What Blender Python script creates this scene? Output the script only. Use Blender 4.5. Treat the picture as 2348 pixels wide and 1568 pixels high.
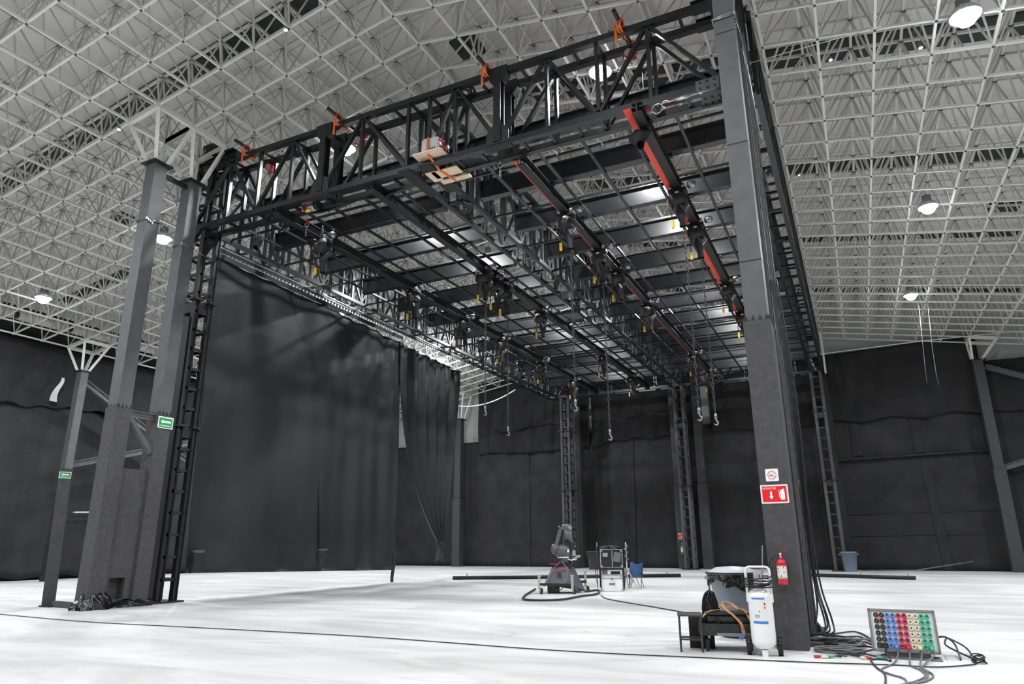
import bpy, math, random
from mathutils import Vector, Matrix
random.seed(7)
for o in list(bpy.data.objects): bpy.data.objects.remove(o)
S = bpy.context.scene
COL = S.collection
pi = math.pi

# ------------------------------------------------------------------ camera
W, HH, FOC = 2348, 1568, 1580.8155
YAW, PITCH, ROLL = [math.radians(a) for a in (25.933, 16.34, -0.298)]
CAMP = Vector((0, 0, 1.25))
_F = Vector((-math.sin(YAW)*math.cos(PITCH), math.cos(YAW)*math.cos(PITCH), math.sin(PITCH)))
_r = Vector((math.cos(YAW), math.sin(YAW), 0)); _u = _r.cross(_F)
_R = _r*math.cos(ROLL) + _u*math.sin(ROLL); _U = -_r*math.sin(ROLL) + _u*math.cos(ROLL)
cd = bpy.data.cameras.new('camera'); cam = bpy.data.objects.new('camera', cd); COL.objects.link(cam)
cd.sensor_width = 36; cd.lens = FOC/W*36; cd.clip_start = .1; cd.clip_end = 300
m = Matrix((_R, _U, -_F)).transposed().to_4x4(); m.translation = CAMP
cam.matrix_world = m
S.camera = cam
# ------------------------------------------------------------------ world, exposure
wd = bpy.data.worlds.new('world'); S.world = wd; wd.use_nodes = True
wd.node_tree.nodes['Background'].inputs[0].default_value = (.8, .85, 1, 1)
wd.node_tree.nodes['Background'].inputs[1].default_value = .02
S.view_settings.view_transform = 'Standard'
try: S.view_settings.look = 'None'
except Exception: pass
S.view_settings.exposure = EXPOSURE = 0.0
S.view_settings.gamma = 1
S.view_settings.use_curve_mapping = False
LAMP_W = 405
S.cycles.max_bounces = 8; S.cycles.diffuse_bounces = 5; S.cycles.glossy_bounces = 4
S.cycles.use_denoising = True
S.cycles.sample_clamp_indirect = 6

# ------------------------------------------------------------------ helpers
def ray(x, y): return (_F*FOC + _R*(x-W/2) + _U*(HH/2-y)).normalized()
def pz(x, y, z=0):
    d = ray(x, y); return CAMP + d*((z-CAMP.z)/d.z)
def pX(x, y, X):
    d = ray(x, y); return CAMP + d*(X/d.x)
def pY(x, y, Y):
    d = ray(x, y); return CAMP + d*(Y/d.y)
V = lambda *a: Vector(a)

MATS = {}
def mat(name, col, rough=.6, metal=0., var=.0, scale=4., bump=0., bscale=40., emit=0., spec=.5, stretch=(1,1,1), alpha=1.):
    if name in MATS: return MATS[name]
    mt = bpy.data.materials.new(name); mt.use_nodes = True
    nt = mt.node_tree; b = nt.nodes['Principled BSDF']
    c = (*col, 1)
    b.inputs['Base Color'].default_value = c
    b.inputs['Roughness'].default_value = rough
    b.inputs['Metallic'].default_value = metal
    b.inputs['Specular IOR Level'].default_value = spec
    if emit:
        b.inputs['Emission Color'].default_value = c; b.inputs['Emission Strength'].default_value = emit
    if var or bump:
        tc = nt.nodes.new('ShaderNodeTexCoord'); mp = nt.nodes.new('ShaderNodeMapping')
        nt.links.new(tc.outputs['Object'], mp.inputs[0]); mp.inputs['Scale'].default_value = stretch
    if var:
        n = nt.nodes.new('ShaderNodeTexNoise'); n.inputs['Scale'].default_value = scale; n.inputs['Detail'].default_value = 5
        nt.links.new(mp.outputs[0], n.inputs['Vector'])
        r = nt.nodes.new('ShaderNodeValToRGB')
        r.color_ramp.elements[0].position = .3; r.color_ramp.elements[1].position = .7
        r.color_ramp.elements[0].color = (*[max(0, k*(1-var)) for k in col], 1)
        r.color_ramp.elements[1].color = (*[min(1, k*(1+var)) for k in col], 1)
        nt.links.new(n.outputs['Fac'], r.inputs[0]); nt.links.new(r.outputs[0], b.inputs['Base Color'])
    if bump:
        n2 = nt.nodes.new('ShaderNodeTexNoise'); n2.inputs['Scale'].default_value = bscale; n2.inputs['Detail'].default_value = 4
        nt.links.new(mp.outputs[0], n2.inputs['Vector'])
        bp = nt.nodes.new('ShaderNodeBump'); bp.inputs['Strength'].default_value = bump; bp.inputs['Distance'].default_value = .02
        nt.links.new(n2.outputs['Fac'], bp.inputs['Height']); nt.links.new(bp.outputs[0], b.inputs['Normal'])
    MATS[name] = mt
    return mt

class MB:
    def __init__(s): s.v = []; s.f = []; s.sm = []
    def add(s, vs, fs, smooth=False):
        k = len(s.v); s.v += [Vector(q) for q in vs]
        for f in fs: s.f.append([i+k for i in f]); s.sm.append(smooth)
        return s
    def hexa(s, p8): return s.add(p8, [(0,3,2,1),(4,5,6,7),(0,1,5,4),(1,2,6,5),(2,3,7,6),(3,0,4,7)])
    def box(s, c, d, R=None):
        c = Vector(c); x, y, z = d[0]/2, d[1]/2, d[2]/2
        p = [Vector(q) for q in ((-x,-y,-z),(x,-y,-z),(x,y,-z),(-x,y,-z),(-x,-y,z),(x,-y,z),(x,y,z),(-x,y,z))]
        if R is not None: p = [R @ q for q in p]
        return s.hexa([c+q for q in p])
    def rbox(s, c, d, r=.02, R=None):          # box with chamfered vertical edges and top/bottom rim
        c = Vector(c); x, y, z = d[0]/2, d[1]/2, d[2]/2
        def ring(k, zz): return [(x-k, -y, zz), (x, -y+k+r*0, zz)] 
        def loop(e, zz):
            X, Y = x-e, y-e; q = r
            return [(-X+q,-Y,zz),(X-q,-Y,zz),(X,-Y+q,zz),(X,Y-q,zz),(X-q,Y,zz),(-X+q,Y,zz),(-X,Y-q,zz),(-X,-Y+q,zz)]
        L = [loop(r*.8, -z), loop(0, -z+r), loop(0, z-r), loop(r*.8, z)]
        vs = [Vector(q) for l in L for q in l]
        if R is not None: vs = [R @ q for q in vs]
        fs = [tuple(range(7, -1, -1)), tuple(range(24, 32))]
        for a in range(3):
            for i in range(8): fs.append((a*8+i, a*8+(i+1) % 8, a*8+8+(i+1) % 8, a*8+8+i))
        return s.add([c+q for q in vs], fs)
    def _frame(s, p, q, up):
        d = (q-p); d.normalize(); up = Vector(up)
        if abs(d.dot(up)) > .98: up = Vector((0, 1, 0)) if abs(d.y) < .9 else Vector((1, 0, 0))
        a = d.cross(up).normalized(); b = a.cross(d).normalized()
        return d, a, b
    def bar(s, p, q, w, h=None, up=(0, 0, 1)):
        p = Vector(p); q = Vector(q); h = h or w
        d, a, b = s._frame(p, q, up); a *= w/2; b *= h/2
        return s.hexa([p-a-b, p+a-b, q+a-b, q-a-b, p-a+b, p+a+b, q+a+b, q-a+b])
    def ibeam(s, p, q, h, b_, t=.02, up=(0, 0, 1), tw=None):   # p,q on the beam's mid-height line
        p = Vector(p); q = Vector(q); d, a, b = s._frame(p, q, up)
        o = b*(h/2-t/2)
        s.bar(p+o, q+o, b_, t, up); s.bar(p-o, q-o, b_, t, up); s.bar(p, q, tw or t, h-2*t, up)
        return s
    def tube(s, pts, r, n=8, cap=True):
        pts = [Vector(p) for p in pts]; k = len(s.v); m_ = len(pts)
        up = Vector((0, 0, 1)); prev = None
        for i, p in enumerate(pts):
            d = (pts[min(i+1, m_-1)]-pts[max(i-1, 0)])
            if d.length < 1e-9: d = Vector((0, 0, 1))
            d.normalize()
            if prev is None:
                a = d.cross(up)
                if a.length < .1: a = d.cross(Vector((1, 0, 0)))
            else:
                a = prev - d*prev.dot(d)
                if a.length < 1e-4: a = d.cross(up)
            a.normalize(); prev = a; b = d.cross(a)
            rr = r[i] if isinstance(r, (list, tuple)) else r
            for j in range(n):
                t = 2*pi*j/n; s.v.append(p + a*math.cos(t)*rr + b*math.sin(t)*rr)
        for i in range(m_-1):
            for j in range(n):
                s.f.append([k+i*n+j, k+i*n+(j+1) % n, k+(i+1)*n+(j+1) % n, k+(i+1)*n+j]); s.sm.append(n > 5)
        if cap:
            s.f.append([k+j for j in range(n-1, -1, -1)]); s.sm.append(False)
            s.f.append([k+(m_-1)*n+j for j in range(n)]); s.sm.append(False)
        return s
    def cyl(s, p, q, r, n=16): return s.tube([p, q], r, n)
    def lathe(s, prof, o=(0, 0, 0), ax=(0, 0, 1), n=20, cap=True):     # prof: (radius, height)
        o = Vector(o); ax = Vector(ax).normalized(); a = ax.cross(Vector((0, 1, 0)))
        if a.length < .1: a = ax.cross(Vector((1, 0, 0)))
        a.normalize(); b = ax.cross(a); k = len(s.v)
        for r, h in prof:
            for j in range(n):
                t = 2*pi*j/n; s.v.append(o + ax*h + (a*math.cos(t)+b*math.sin(t))*max(r, 1e-4))
        for i in range(len(prof)-1):
            for j in range(n):
                s.f.append([k+i*n+j, k+i*n+(j+1) % n, k+(i+1)*n+(j+1) % n, k+(i+1)*n+j]); s.sm.append(True)
        if not cap: return s
        s.f.append([k+j for j in range(n-1, -1, -1)]); s.sm.append(False)
        e = k+(len(prof)-1)*n; s.f.append([e+j for j in range(n)]); s.sm.append(False)
        return s
    def prism(s, pts, d):                    # planar polygon extruded by vector d
        d = Vector(d); n = len(pts); a = [Vector(p) for p in pts]
        vs = a + [p+d for p in a]
        fs = [tuple(range(n-1, -1, -1)), tuple(range(n, 2*n))] + [(i, (i+1) % n, n+(i+1) % n, n+i) for i in range(n)]
        return s.add(vs, fs)
    def grid(s, fn, nu, nv, smooth=True):
        k = len(s.v)
        for i in range(nu+1):
            for j in range(nv+1): s.v.append(Vector(fn(i/nu, j/nv)))
        for i in range(nu):
            for j in range(nv):
                a = k+i*(nv+1)+j; s.f.append([a, a+nv+1, a+nv+2, a+1]); s.sm.append(smooth)
        return s
    def torus(s, c, R_, r, ax=(0, 0, 1), n=18, m_=6, arc=2*pi):
        c = Vector(c); ax = Vector(ax).normalized(); a = ax.cross(Vector((0, 1, 0)))
        if a.length < .1: a = ax.cross(Vector((1, 0, 0)))
        a.normalize(); b = ax.cross(a)
        full = arc > 2*pi-.01
        pts = [c + (a*math.cos(arc*i/n)+b*math.sin(arc*i/n))*R_ for i in range(n+1)]
        return s.tube(pts, r, m_)
    def build(s, name, mt, parent=None, world=True, smooth=None):
        me = bpy.data.meshes.new(name)
        off = Vector((0, 0, 0)); o = None
        if parent is not None:
            if world:
                r = parent
                while r.parent: r = r.parent
                off = r.location
            vs = [tuple(p-off) for p in s.v]
        else:
            lo = [min(p[i] for p in s.v) for i in range(3)]; hi = [max(p[i] for p in s.v) for i in range(3)]
            off = Vector(((lo[0]+hi[0])/2, (lo[1]+hi[1])/2, lo[2]))
            vs = [tuple(p-off) for p in s.v]
        me.from_pydata(vs, [], s.f)
        me.polygons.foreach_set('use_smooth', s.sm if smooth is None else [smooth]*len(s.f))
        me.update()
        o = bpy.data.objects.new(name, me); COL.objects.link(o)
        if mt is not None: me.materials.append(mt)
        if parent is not None: o.parent = parent
        else: o.location = off
        return o

def tag(o, label=None, cat=None, group=None, kind=None):
    if label: o['label'] = label
    if cat: o['category'] = cat
    if group: o['group'] = group
    if kind: o['kind'] = kind
    return o
def thing(name, label, cat, loc=(0, 0, 0), rz=0., group=None, kind=None):
    o = bpy.data.objects.new(name, None); COL.objects.link(o); o.empty_display_size = .1
    o.location = loc; o.rotation_euler = (0, 0, rz)
    return tag(o, label, cat, group, kind)
def dup(root, loc, rz=0., label=None, group=None):
    def cp(o, par):
        c = o.copy(); COL.objects.link(c); c.parent = par
        for ch in list(o.children): cp(ch, c)
        return c
    r = cp(root, None); r.location = loc; r.rotation_euler = (0, 0, rz)
    if label: r['label'] = label
    if group: r['group'] = group
    return r
def squash(root, k, skip=()):          # lower a thing's proportions
    for ch in list(root.children):
        if ch.name.split('.')[0] in skip: continue
        if ch.type == 'MESH':
            for v in ch.data.vertices: v.co.z *= k
        squash(ch, k, skip)
def text(body, size, mt, parent, loc, rot, name='lettering', ext=.002, sx=1.):
    cu = bpy.data.curves.new(name, 'FONT'); cu.body = body; cu.size = size; cu.extrude = ext
    cu.align_x = 'CENTER'; cu.align_y = 'CENTER'
    o = bpy.data.objects.new(name, cu); COL.objects.link(o)
    bpy.context.view_layer.update()
    me = bpy.data.meshes.new_from_object(o.evaluated_get(bpy.context.evaluated_depsgraph_get()))
    bpy.data.objects.remove(o); o = bpy.data.objects.new(name, me); COL.objects.link(o); me.materials.clear(); me.materials.append(mt)
    o.parent = parent; o.location = loc; o.rotation_euler = rot; o.scale = (sx, 1, 1)
    return o
ORD = 'first second third fourth fifth sixth seventh eighth ninth tenth eleventh twelfth thirteenth fourteenth fifteenth sixteenth'.split()

# ------------------------------------------------------------------ materials
M_steel = mat('black_gloss_steel', (.010, .011, .013), .33, var=.35, scale=3, spec=.6)
M_beam = mat('black_beam_paint', (.012, .013, .016), .28, var=.4, scale=2.5, spec=.65)
M_blk = mat('black_matte_steel', (.012, .012, .013), .55)
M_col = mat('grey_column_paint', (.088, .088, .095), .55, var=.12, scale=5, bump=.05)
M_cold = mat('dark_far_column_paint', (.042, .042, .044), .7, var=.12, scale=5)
M_case = mat('charcoal_casing_carpet', (.080, .079, .081), .9, var=.15, scale=12, bump=.25, bscale=120, spec=.2)
M_web = mat('greyer_white_tube', (.54, .535, .51), .5, var=.12, scale=1.5)  # webs and upper chords, greyer than the lower chords
M_white = mat('white_roof_steel', (.64, .64, .615), .5, var=.06, scale=2)
M_drape = mat('black_wall_fabric', (.027, .027, .028), .95, var=.22, scale=.8, bump=.35, bscale=3, spec=.15)
M_drape2 = mat('black_wall_felt', (.034, .034, .035), .95, var=.2, scale=1.2, bump=.15, bscale=6, spec=.15)
M_curt = mat('black_curtain_cloth', (.025, .027, .031), .48, var=.15, scale=1.5, bump=.12, bscale=8, spec=.3, stretch=(1, 1, .3))
M_metalw = mat('corrugated_wall_metal', (.42, .43, .42), .5)
M_red = mat('red_rail', (.75, .06, .035), .45)
M_orange = mat('orange_webbing', (.85, .17, .03), .7, var=.1, scale=20)
M_alu = mat('bare_aluminium', (.62, .63, .65), .32, metal=.9, var=.08, scale=10)
M_zinc = mat('zinc_chain_metal', (.30, .30, .31), .35, metal=.9)
M_chain = mat('dark_chain_metal', (.06, .06, .063), .45, metal=.6)
M_yel = mat('yellow_plastic', (.85, .50, .03), .45)
M_rub = mat('black_rubber', (.015, .015, .016), .6, var=.2, scale=20)
M_cable = mat('black_cable_jacket', (.022, .022, .024), .5)
M_cableg = mat('grey_cable_jacket', (.16, .16, .165), .5)
M_bagp = mat('black_plastic_bag', (.008, .008, .009), .22, bump=.6, bscale=9, spec=.7)
M_bagf = mat('black_nylon_bag', (.012, .012, .013), .7, bump=.3, bscale=20)
M_bin = mat('grey_bin_plastic', (.20, .24, .28), .5, var=.06, scale=6)
M_blueb = mat('blue_bin_plastic', (.16, .21, .28), .5)
M_wp = mat('white_enamel', (.86, .86, .88), .22, spec=.6)
M_redp = mat('red_enamel', (.62, .02, .035), .25, spec=.6)
M_label = mat('white_paper_label', (.78, .79, .78), .6)
M_gr = mat('green_print', (.02, .30, .10), .5)
M_grs = mat('green_sign_print', (.01, .33, .08), .4)
M_wsign = mat('white_sign_plastic', (.88, .88, .88), .35)
M_rsign = mat('red_sign_print', (.78, .015, .02), .4)
M_ply = mat('plywood_board', (.72, .56, .40), .6, var=.18, scale=5, stretch=(1, 8, 1))
M_tan = mat('tan_webbing', (.52, .26, .11), .75, var=.2, scale=30)
M_blue = mat('blue_print', (.05, .22, .65), .5)
M_robot = mat('robot_grey_shell', (.10, .105, .115), .42, spec=.5, var=.06, scale=6)
M_robotb = mat('robot_cart_blue_grey', (.085, .095, .115), .4, var=.08, scale=5)
M_lens = mat('lamp_lens_glow', (.93, .97, 1.), .3, emit=14.)
M_light = mat('warm_lamp_glow', (1., .85, .7), .3, emit=6.)
# ================================================================== HALL
# floor
def floor_mat():
    mt = mat('pale_polished_concrete', (.80, .79, .785), .45)
    nt = mt.node_tree; b = nt.nodes['Principled BSDF']; L = nt.links
    tc = nt.nodes.new('ShaderNodeTexCoord')
    mp = nt.nodes.new('ShaderNodeMapping'); mp.inputs['Scale'].default_value = (.35, 1.1, 1); mp.inputs['Rotation'].default_value = (0, 0, .35)
    n1 = nt.nodes.new('ShaderNodeTexNoise'); n1.inputs['Scale'].default_value = .9; n1.inputs['Detail'].default_value = 7; n1.inputs['Roughness'].default_value = .65
    n1.inputs['Distortion'].default_value = .8
    r1 = nt.nodes.new('ShaderNodeValToRGB'); r1.color_ramp.elements[0].position = .32; r1.color_ramp.elements[1].position = .62
    r1.color_ramp.elements[0].color = (.53, .525, .52, 1); r1.color_ramp.elements[1].color = (.765, .757, .75, 1)
    L.new(tc.outputs['Object'], mp.inputs[0]); L.new(mp.outputs[0], n1.inputs['Vector']); L.new(n1.outputs['Fac'], r1.inputs[0])
    # dark tyre scuffs: thin bands of a strongly distorted noise
    mp2 = nt.nodes.new('ShaderNodeMapping'); mp2.inputs['Scale'].default_value = (.12, .5, 1); mp2.inputs['Rotation'].default_value = (0, 0, -.2)
    n2 = nt.nodes.new('ShaderNodeTexNoise'); n2.inputs['Scale'].default_value = 1.3; n2.inputs['Detail'].default_value = 2; n2.inputs['Distortion'].default_value = 1.5
    r2 = nt.nodes.new('ShaderNodeValToRGB'); e = r2.color_ramp.elements
    e[0].position = .485; e[0].color = (0, 0, 0, 1); e[1].position = .5; e[1].color = (1, 1, 1, 1)
    q = e.new(.515); q.color = (0, 0, 0, 1)
    n3 = nt.nodes.new('ShaderNodeTexNoise'); n3.inputs['Scale'].default_value = .35; n3.inputs['Detail'].default_value = 3
    r3 = nt.nodes.new('ShaderNodeValToRGB'); r3.color_ramp.elements[0].position = .48; r3.color_ramp.elements[1].position = .68
    mu = nt.nodes.new('ShaderNodeMath'); mu.operation = 'MULTIPLY'; mu2 = nt.nodes.new('ShaderNodeMath'); mu2.operation = 'MULTIPLY'; mu2.inputs[1].default_value = .45
    mx = nt.nodes.new('ShaderNodeMix'); mx.data_type = 'RGBA'; mx.inputs[7].default_value = (.33, .33, .33, 1)
    L.new(tc.outputs['Object'], mp2.inputs[0]); L.new(mp2.outputs[0], n2.inputs['Vector']); L.new(n2.outputs['Fac'], r2.inputs[0])
    L.new(tc.outputs['Object'], n3.inputs['Vector']); L.new(n3.outputs['Fac'], r3.inputs[0])
    L.new(r2.outputs[0], mu.inputs[0]); L.new(r3.outputs[0], mu.inputs[1]); L.new(mu.outputs[0], mu2.inputs[0])
    L.new(mu2.outputs[0], mx.inputs[0]); L.new(r1.outputs[0], mx.inputs[6]); L.new(mx.outputs[2], b.inputs['Base Color'])
    return mt
XW0, XW1, YW0, YW1 = -29.4, 13.6, -12, 38.2
tag(MB().box(((XW0+XW1)/2, (YW0+YW1)/2, -.1), (XW1-XW0+1, YW1-YW0+1, .2)).build('floor', floor_mat()), 'pale grey polished concrete floor of the hall', 'floor', kind='structure')

RX = -7.86
def zroof(x): return 12.53 - .171*abs(x-RX)
def deck_mat():
    mt = mat('beige_roof_sheet', (.60, .595, .56), .6)
    nt = mt.node_tree; b = nt.nodes['Principled BSDF']; L = nt.links
    tc = nt.nodes.new('ShaderNodeTexCoord'); sp = nt.nodes.new('ShaderNodeSeparateXYZ'); L.new(tc.outputs['Object'], sp.inputs[0])
    md = nt.nodes.new('ShaderNodeMath'); md.operation = 'PINGPONG'; md.inputs[1].default_value = .51
    lt = nt.nodes.new('ShaderNodeMath'); lt.operation = 'LESS_THAN'; lt.inputs[1].default_value = .012
    mx = nt.nodes.new('ShaderNodeMix'); mx.data_type = 'RGBA'; mx.inputs[6].default_value = (.60, .595, .56, 1); mx.inputs[7].default_value = (.33, .33, .31, 1)
    L.new(sp.outputs['Y'], md.inputs[0]); L.new(md.outputs[0], lt.inputs[0]); L.new(lt.outputs[0], mx.inputs[0]); L.new(mx.outputs[2], b.inputs['Base Color'])
    return mt
DH = 1.74
b = MB()
for x0, x1 in ((XW0-.3, RX), (RX, XW1+.3)):
    y0, y1 = YW0-.3, YW1+.3
    b.hexa([(x0, y0, zroof(x0)+DH), (x1, y0, zroof(x1)+DH), (x1, y1, zroof(x1)+DH), (x0, y1, zroof(x0)+DH),
            (x0, y0, zroof(x0)+DH+.1), (x1, y0, zroof(x1)+DH+.1), (x1, y1, zroof(x1)+DH+.1), (x0, y1, zroof(x0)+DH+.1)])
tag(b.build('ceiling', deck_mat()), 'beige sheet roof deck above the white space frame', 'ceiling', kind='structure')
# dark panel strips let into the deck
M_dk = mat('black_skylight_cover', (.018, .021, .022), .5)
def strip(x0, x1, y0, y1, lab):
    b = MB()
    for a0, a1 in ([(x0, RX), (RX, x1)] if x0 < RX < x1 else [(x0, x1)]):
        n = max(1, round((a1-a0)/2.04))
        for i in range(n):
            p, q = a0+(a1-a0)*i/n+.012, a0+(a1-a0)*(i+1)/n-.012
            zp, zq = zroof(p)+DH-.05, zroof(q)+DH-.05
            b.hexa([(p, y0, zp), (q, y0, zq), (q, y1, zq), (p, y1, zp), (p, y0, zp+.04), (q, y0, zq+.04), (q, y1, zq+.04), (p, y1, zp+.04)])
    tag(b.build('roof_panel', M_dk), lab, 'roof panel', 'covered rooflights', 'structure')
strip(-29, RX, 9.78, 10.35, 'long dark rooflight strip running above the twin columns on the left')
strip(-28, -24.0, 15.6, 16.0, 'dark rooflight strip near the left wall above its corner column')
strip(-23.5, -14.0, 21.5, 22.1, 'dark rooflight strip on the left slope above the large curtain')
strip(RX, 9, 15.75, 16.55, 'dark rooflight strip nearest the front on the right roof slope')
strip(RX, 9, 21.65, 22.45, 'middle dark rooflight strip on the right roof slope')
strip(RX, 9, 27.8, 28.4, 'narrow dark rooflight strip third back on the right roof slope')
strip(RX, 9, 34.1, 34.8, 'dark rooflight strip nearest the back wall on the right roof slope')
strip(-21.6, -20.9, 13.1, 13.7, 'small square dark roof panel left of the twin columns')
strip(-8.27, -7.5, 13.2, 14.05, 'small square dark roof panel beside the roof ridge')
strip(5.2, 6.1, 25.5, 26.2, 'small square dark roof panel at the right far side')

# walls
def wall(name, c, d, mt, lab): tag(MB().box(c, d).build(name, mt), lab, 'wall', kind='structure')
ZT = 13.6
wall('wall_left', (XW0-.1, (YW0+YW1)/2, 5.4), (.2, YW1-YW0, 10.8), M_drape2, 'left hall wall lined with black felt')
wall('wall_right', (XW1+.1, (YW0+YW1)/2, 5.4), (.2, YW1-YW0, 10.8), M_drape2, 'right hall wall lined with black felt')
def wall_gable(name, y, mt, lab):
    b = MB(); b.prism([(XW0, y, 0), (XW1, y, 0), (XW1, y, zroof(XW1)+DH), (RX, y, zroof(RX)+DH), (XW0, y, zroof(XW0)+DH)], (0, .2, 0))
    tag(b.build(name, mt), lab, 'wall', kind='structure')
def metal_mat():
    mt = M_metalw; nt = mt.node_tree; bs = nt.nodes['Principled BSDF']
    tc = nt.nodes.new('ShaderNodeTexCoord'); w = nt.nodes.new('ShaderNodeTexWave'); w.wave_type = 'BANDS'; w.bands_direction = 'X'; w.inputs['Scale'].default_value = 1.05; w.wave_profile = 'SAW'
    bp = nt.nodes.new('ShaderNodeBump'); bp.inputs['Strength'].default_value = .5; bp.inputs['Distance'].default_value = .03
    nt.links.new(tc.outputs['Object'], w.inputs['Vector']); nt.links.new(w.outputs['Fac'], bp.inputs['Height']); nt.links.new(bp.outputs[0], bs.inputs['Normal'])
    return mt
wall_gable('wall_back', YW1, metal_mat(), 'back wall of pale corrugated sheet showing above the black drapes')
wall_gable('wall_front', YW0-.2, M_drape2, 'dark gable wall of the hall')

# black drapes on the walls: plane 'X' (fixed x, runs in y) or 'Y' (fixed y, runs in x)
def drape(lab, plane, c, a0, a1, top, bot, mt, amp=.04, nfold=30, sag=.08, seed=1, name='wall_drape', na=90, nz=24, th=.04):
    rnd = random.Random(seed); ph = [rnd.random()*6.28 for _ in range(6)]; fr = [rnd.uniform(.6, 1.5) for _ in range(6)]
    tp = top if callable(top) else (lambda t: top); bt = bot if callable(bot) else (lambda t: bot)
    def fn(u, v):
        a = a0+(a1-a0)*u
        z0 = bt(a)+sag*math.sin(a*1.7*fr[0]+ph[0])+sag*.5*math.sin(a*3.9*fr[1]+ph[1])
        z = tp(a)+(z0-tp(a))*v
        w = amp*(.35+.65*v)*(math.sin(u*nfold*fr[2]+ph[2]+.8*math.sin(v*4+ph[4]))+.6*math.sin(u*nfold*2.3*fr[3]+ph[3]+v*3))
        w += amp*.8*math.sin(z*2.1+a*.9+ph[5])*.6
        return (c+w, a, z) if plane == 'X' else (a, c+w, z)
    o = MB().grid(fn, na, nz).build(name, mt)
    md = o.modifiers.new('thickness', 'SOLIDIFY'); md.thickness = th
    return tag(o, lab, 'drape', 'black drapes on the hall walls')
def lerp(p): return lambda a: next((p[i][1]+(p[i+1][1]-p[i][1])*(a-p[i][0])/(p[i+1][0]-p[i][0]) for i in range(len(p)-1) if a <= p[i+1][0]), p[-1][1])
drape('black upper drape with a sagging hem along the left wall', 'X', -29.0, 4, 37, 9.15, 6.7, M_drape, amp=.07, nfold=44, sag=.12, seed=3, na=160)
drape('black lower drape along the left wall, its foot rolled on the floor', 'X', -29.2, 4, 37, 6.8, .1, M_drape2, amp=.03, nfold=30, sag=.05, seed=4, na=120)
drape('crumpled black upper drape on the back wall left of the rig leg', 'Y', 37.72, -20.7, -13.4, lerp([(-20.7, 11.), (-13.4, 11.9)]), 6.55, M_drape, amp=.08, nfold=26, sag=.06, seed=5)
drape('second black cloth layer on the back wall with a higher wavy hem', 'Y', 37.6, -19.6, -14.6, 10.5, lerp([(-19.6, 7.85), (-14.6, 8.1)]), M_drape, amp=.08, nfold=22, sag=.07, seed=6)
drape('black upper drape on the back wall between the middle rig legs', 'Y', 37.7, -13.2, -7.3, lerp([(-13.2, 11.9), (-7.3, 12.6)]), lerp([(-13.2, 6.6), (-7.3, 7.2)]), M_drape, amp=.07, nfold=20, sag=.12, seed=7)
drape('second black cloth with a drooping hem between the middle rig legs', 'Y', 37.58, -12.9, -7.8, 10.6, lerp([(-12.9, 9.1), (-11.8, 8.2), (-9.5, 8.2), (-7.8, 8.7)]), M_drape, amp=.06, nfold=20, sag=.08, seed=8)
drape('wide black upper drape on the back wall right of the rig', 'Y', 37.7, -6.5, 6.0, lerp([(-6.5, 9.9), (-.8, 10.45), (6, 10.65)]), lerp([(-6.5, 7.0), (6.0, 7.0)]), M_drape, amp=.05, nfold=34, sag=.06, seed=9, na=120)
drape('black drape on the back wall beyond the right rear column', 'Y', 37.72, 6.05, 13.4, 9.35, 7.0, M_drape, amp=.05, nfold=20, sag=.05, seed=10)
drape('flat black felt lining on the back wall under the hanging drapes', 'Y', 37.95, -29, 13.4, 7.4, .03, M_drape2, amp=.012, nfold=20, sag=.0, seed=11, na=120)
# battens pressed under the felt
def batten(p, q, w, lab, d=.06):
    tag(MB().bar(p, q, d, w, up=(q[2]-p[2] != 0 and (1, 0, 0)) or (0, 0, 1)).build('wall_batten', M_drape2), lab, 'batten', 'felt covered battens on the back wall')
YB = 37.88
bt = [((-.9, 5.1), (6, 5.25), .45, 'long horizontal felt covered rail right of the rig at mid height'), ((.35, 5.3), (.35, 6.9), .4, 'short upright batten left of three above the long rail'),
      ((3.0, 5.3), (3.0, 7.0), .42, 'short upright batten in the middle above the long rail'), ((5.4, 5.3), (5.4, 7.0), .42, 'short upright batten beside the right rear column'),
      ((3.35, .05), (3.1, 4.9), .36, 'tall upright batten below the long rail'), ((-.9, 1.55), (6, 1.62), .03, 'low thin horizontal seam batten near the blue bin'), ((-.9, 2.55), (6, 2.62), .02, 'thin seam batten at door height right of the rig'),
      ((-17.4, .05), (-17.4, 6.7), .22, 'upright batten on the back wall nearest the curtain'), ((-15.0, .05), (-15.0, 6.6), .2, 'upright batten on the back wall beside the rear rig leg'),
      ((-11.2, .05), (-11.0, 6.9), .3, 'upright batten on the back wall behind the flight case')]
for p, q, w, l in bt: batten((p[0], YB, p[1]), (q[0], YB, q[1]), w, l)

# ------------------------------------------------------------------ space frame
XN = [RX-1.0125*k for k in range(20, 0, -1)] + [RX] + [RX+(1.043*k if k <= 8 else 8.344+1.018*(k-8)) for k in range(1, 21)]
YN = [9.2+1.0175*n for n in range(-6, 5)] + [13.27+1.045*n for n in range(1, 24)]
sf = thing('space_frame', 'white steel space frame carrying the whole hall roof', 'space frame', (RX, 20, 12.5))
TH = 1.47
def bn(i, j): return Vector((XN[i], YN[j], zroof(XN[i])))
def tn(i, j):
    x = (XN[i]+XN[i+1])/2; s = -1 if x < RX else 1
    return Vector((x+.171*TH*s, (YN[j]+YN[j+1])/2, zroof(x)+TH))
nx, ny = len(XN), len(YN)
for i in range(nx): MB().bar(bn(i, 0), bn(i, ny-1), .05, .055).build('bottom_chord', M_white, sf)
for j in range(ny):
    b = MB(); ir = XN.index(RX)
    b.bar(bn(0, j), bn(ir, j), .05, .055); b.bar(bn(ir, j), bn(nx-1, j), .05, .055); b.build('cross_chord', M_white, sf)
for i in range(nx-1): MB().bar(tn(i, 0), tn(i, ny-2), .06).build('upper_chord', M_web, sf)
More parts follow.
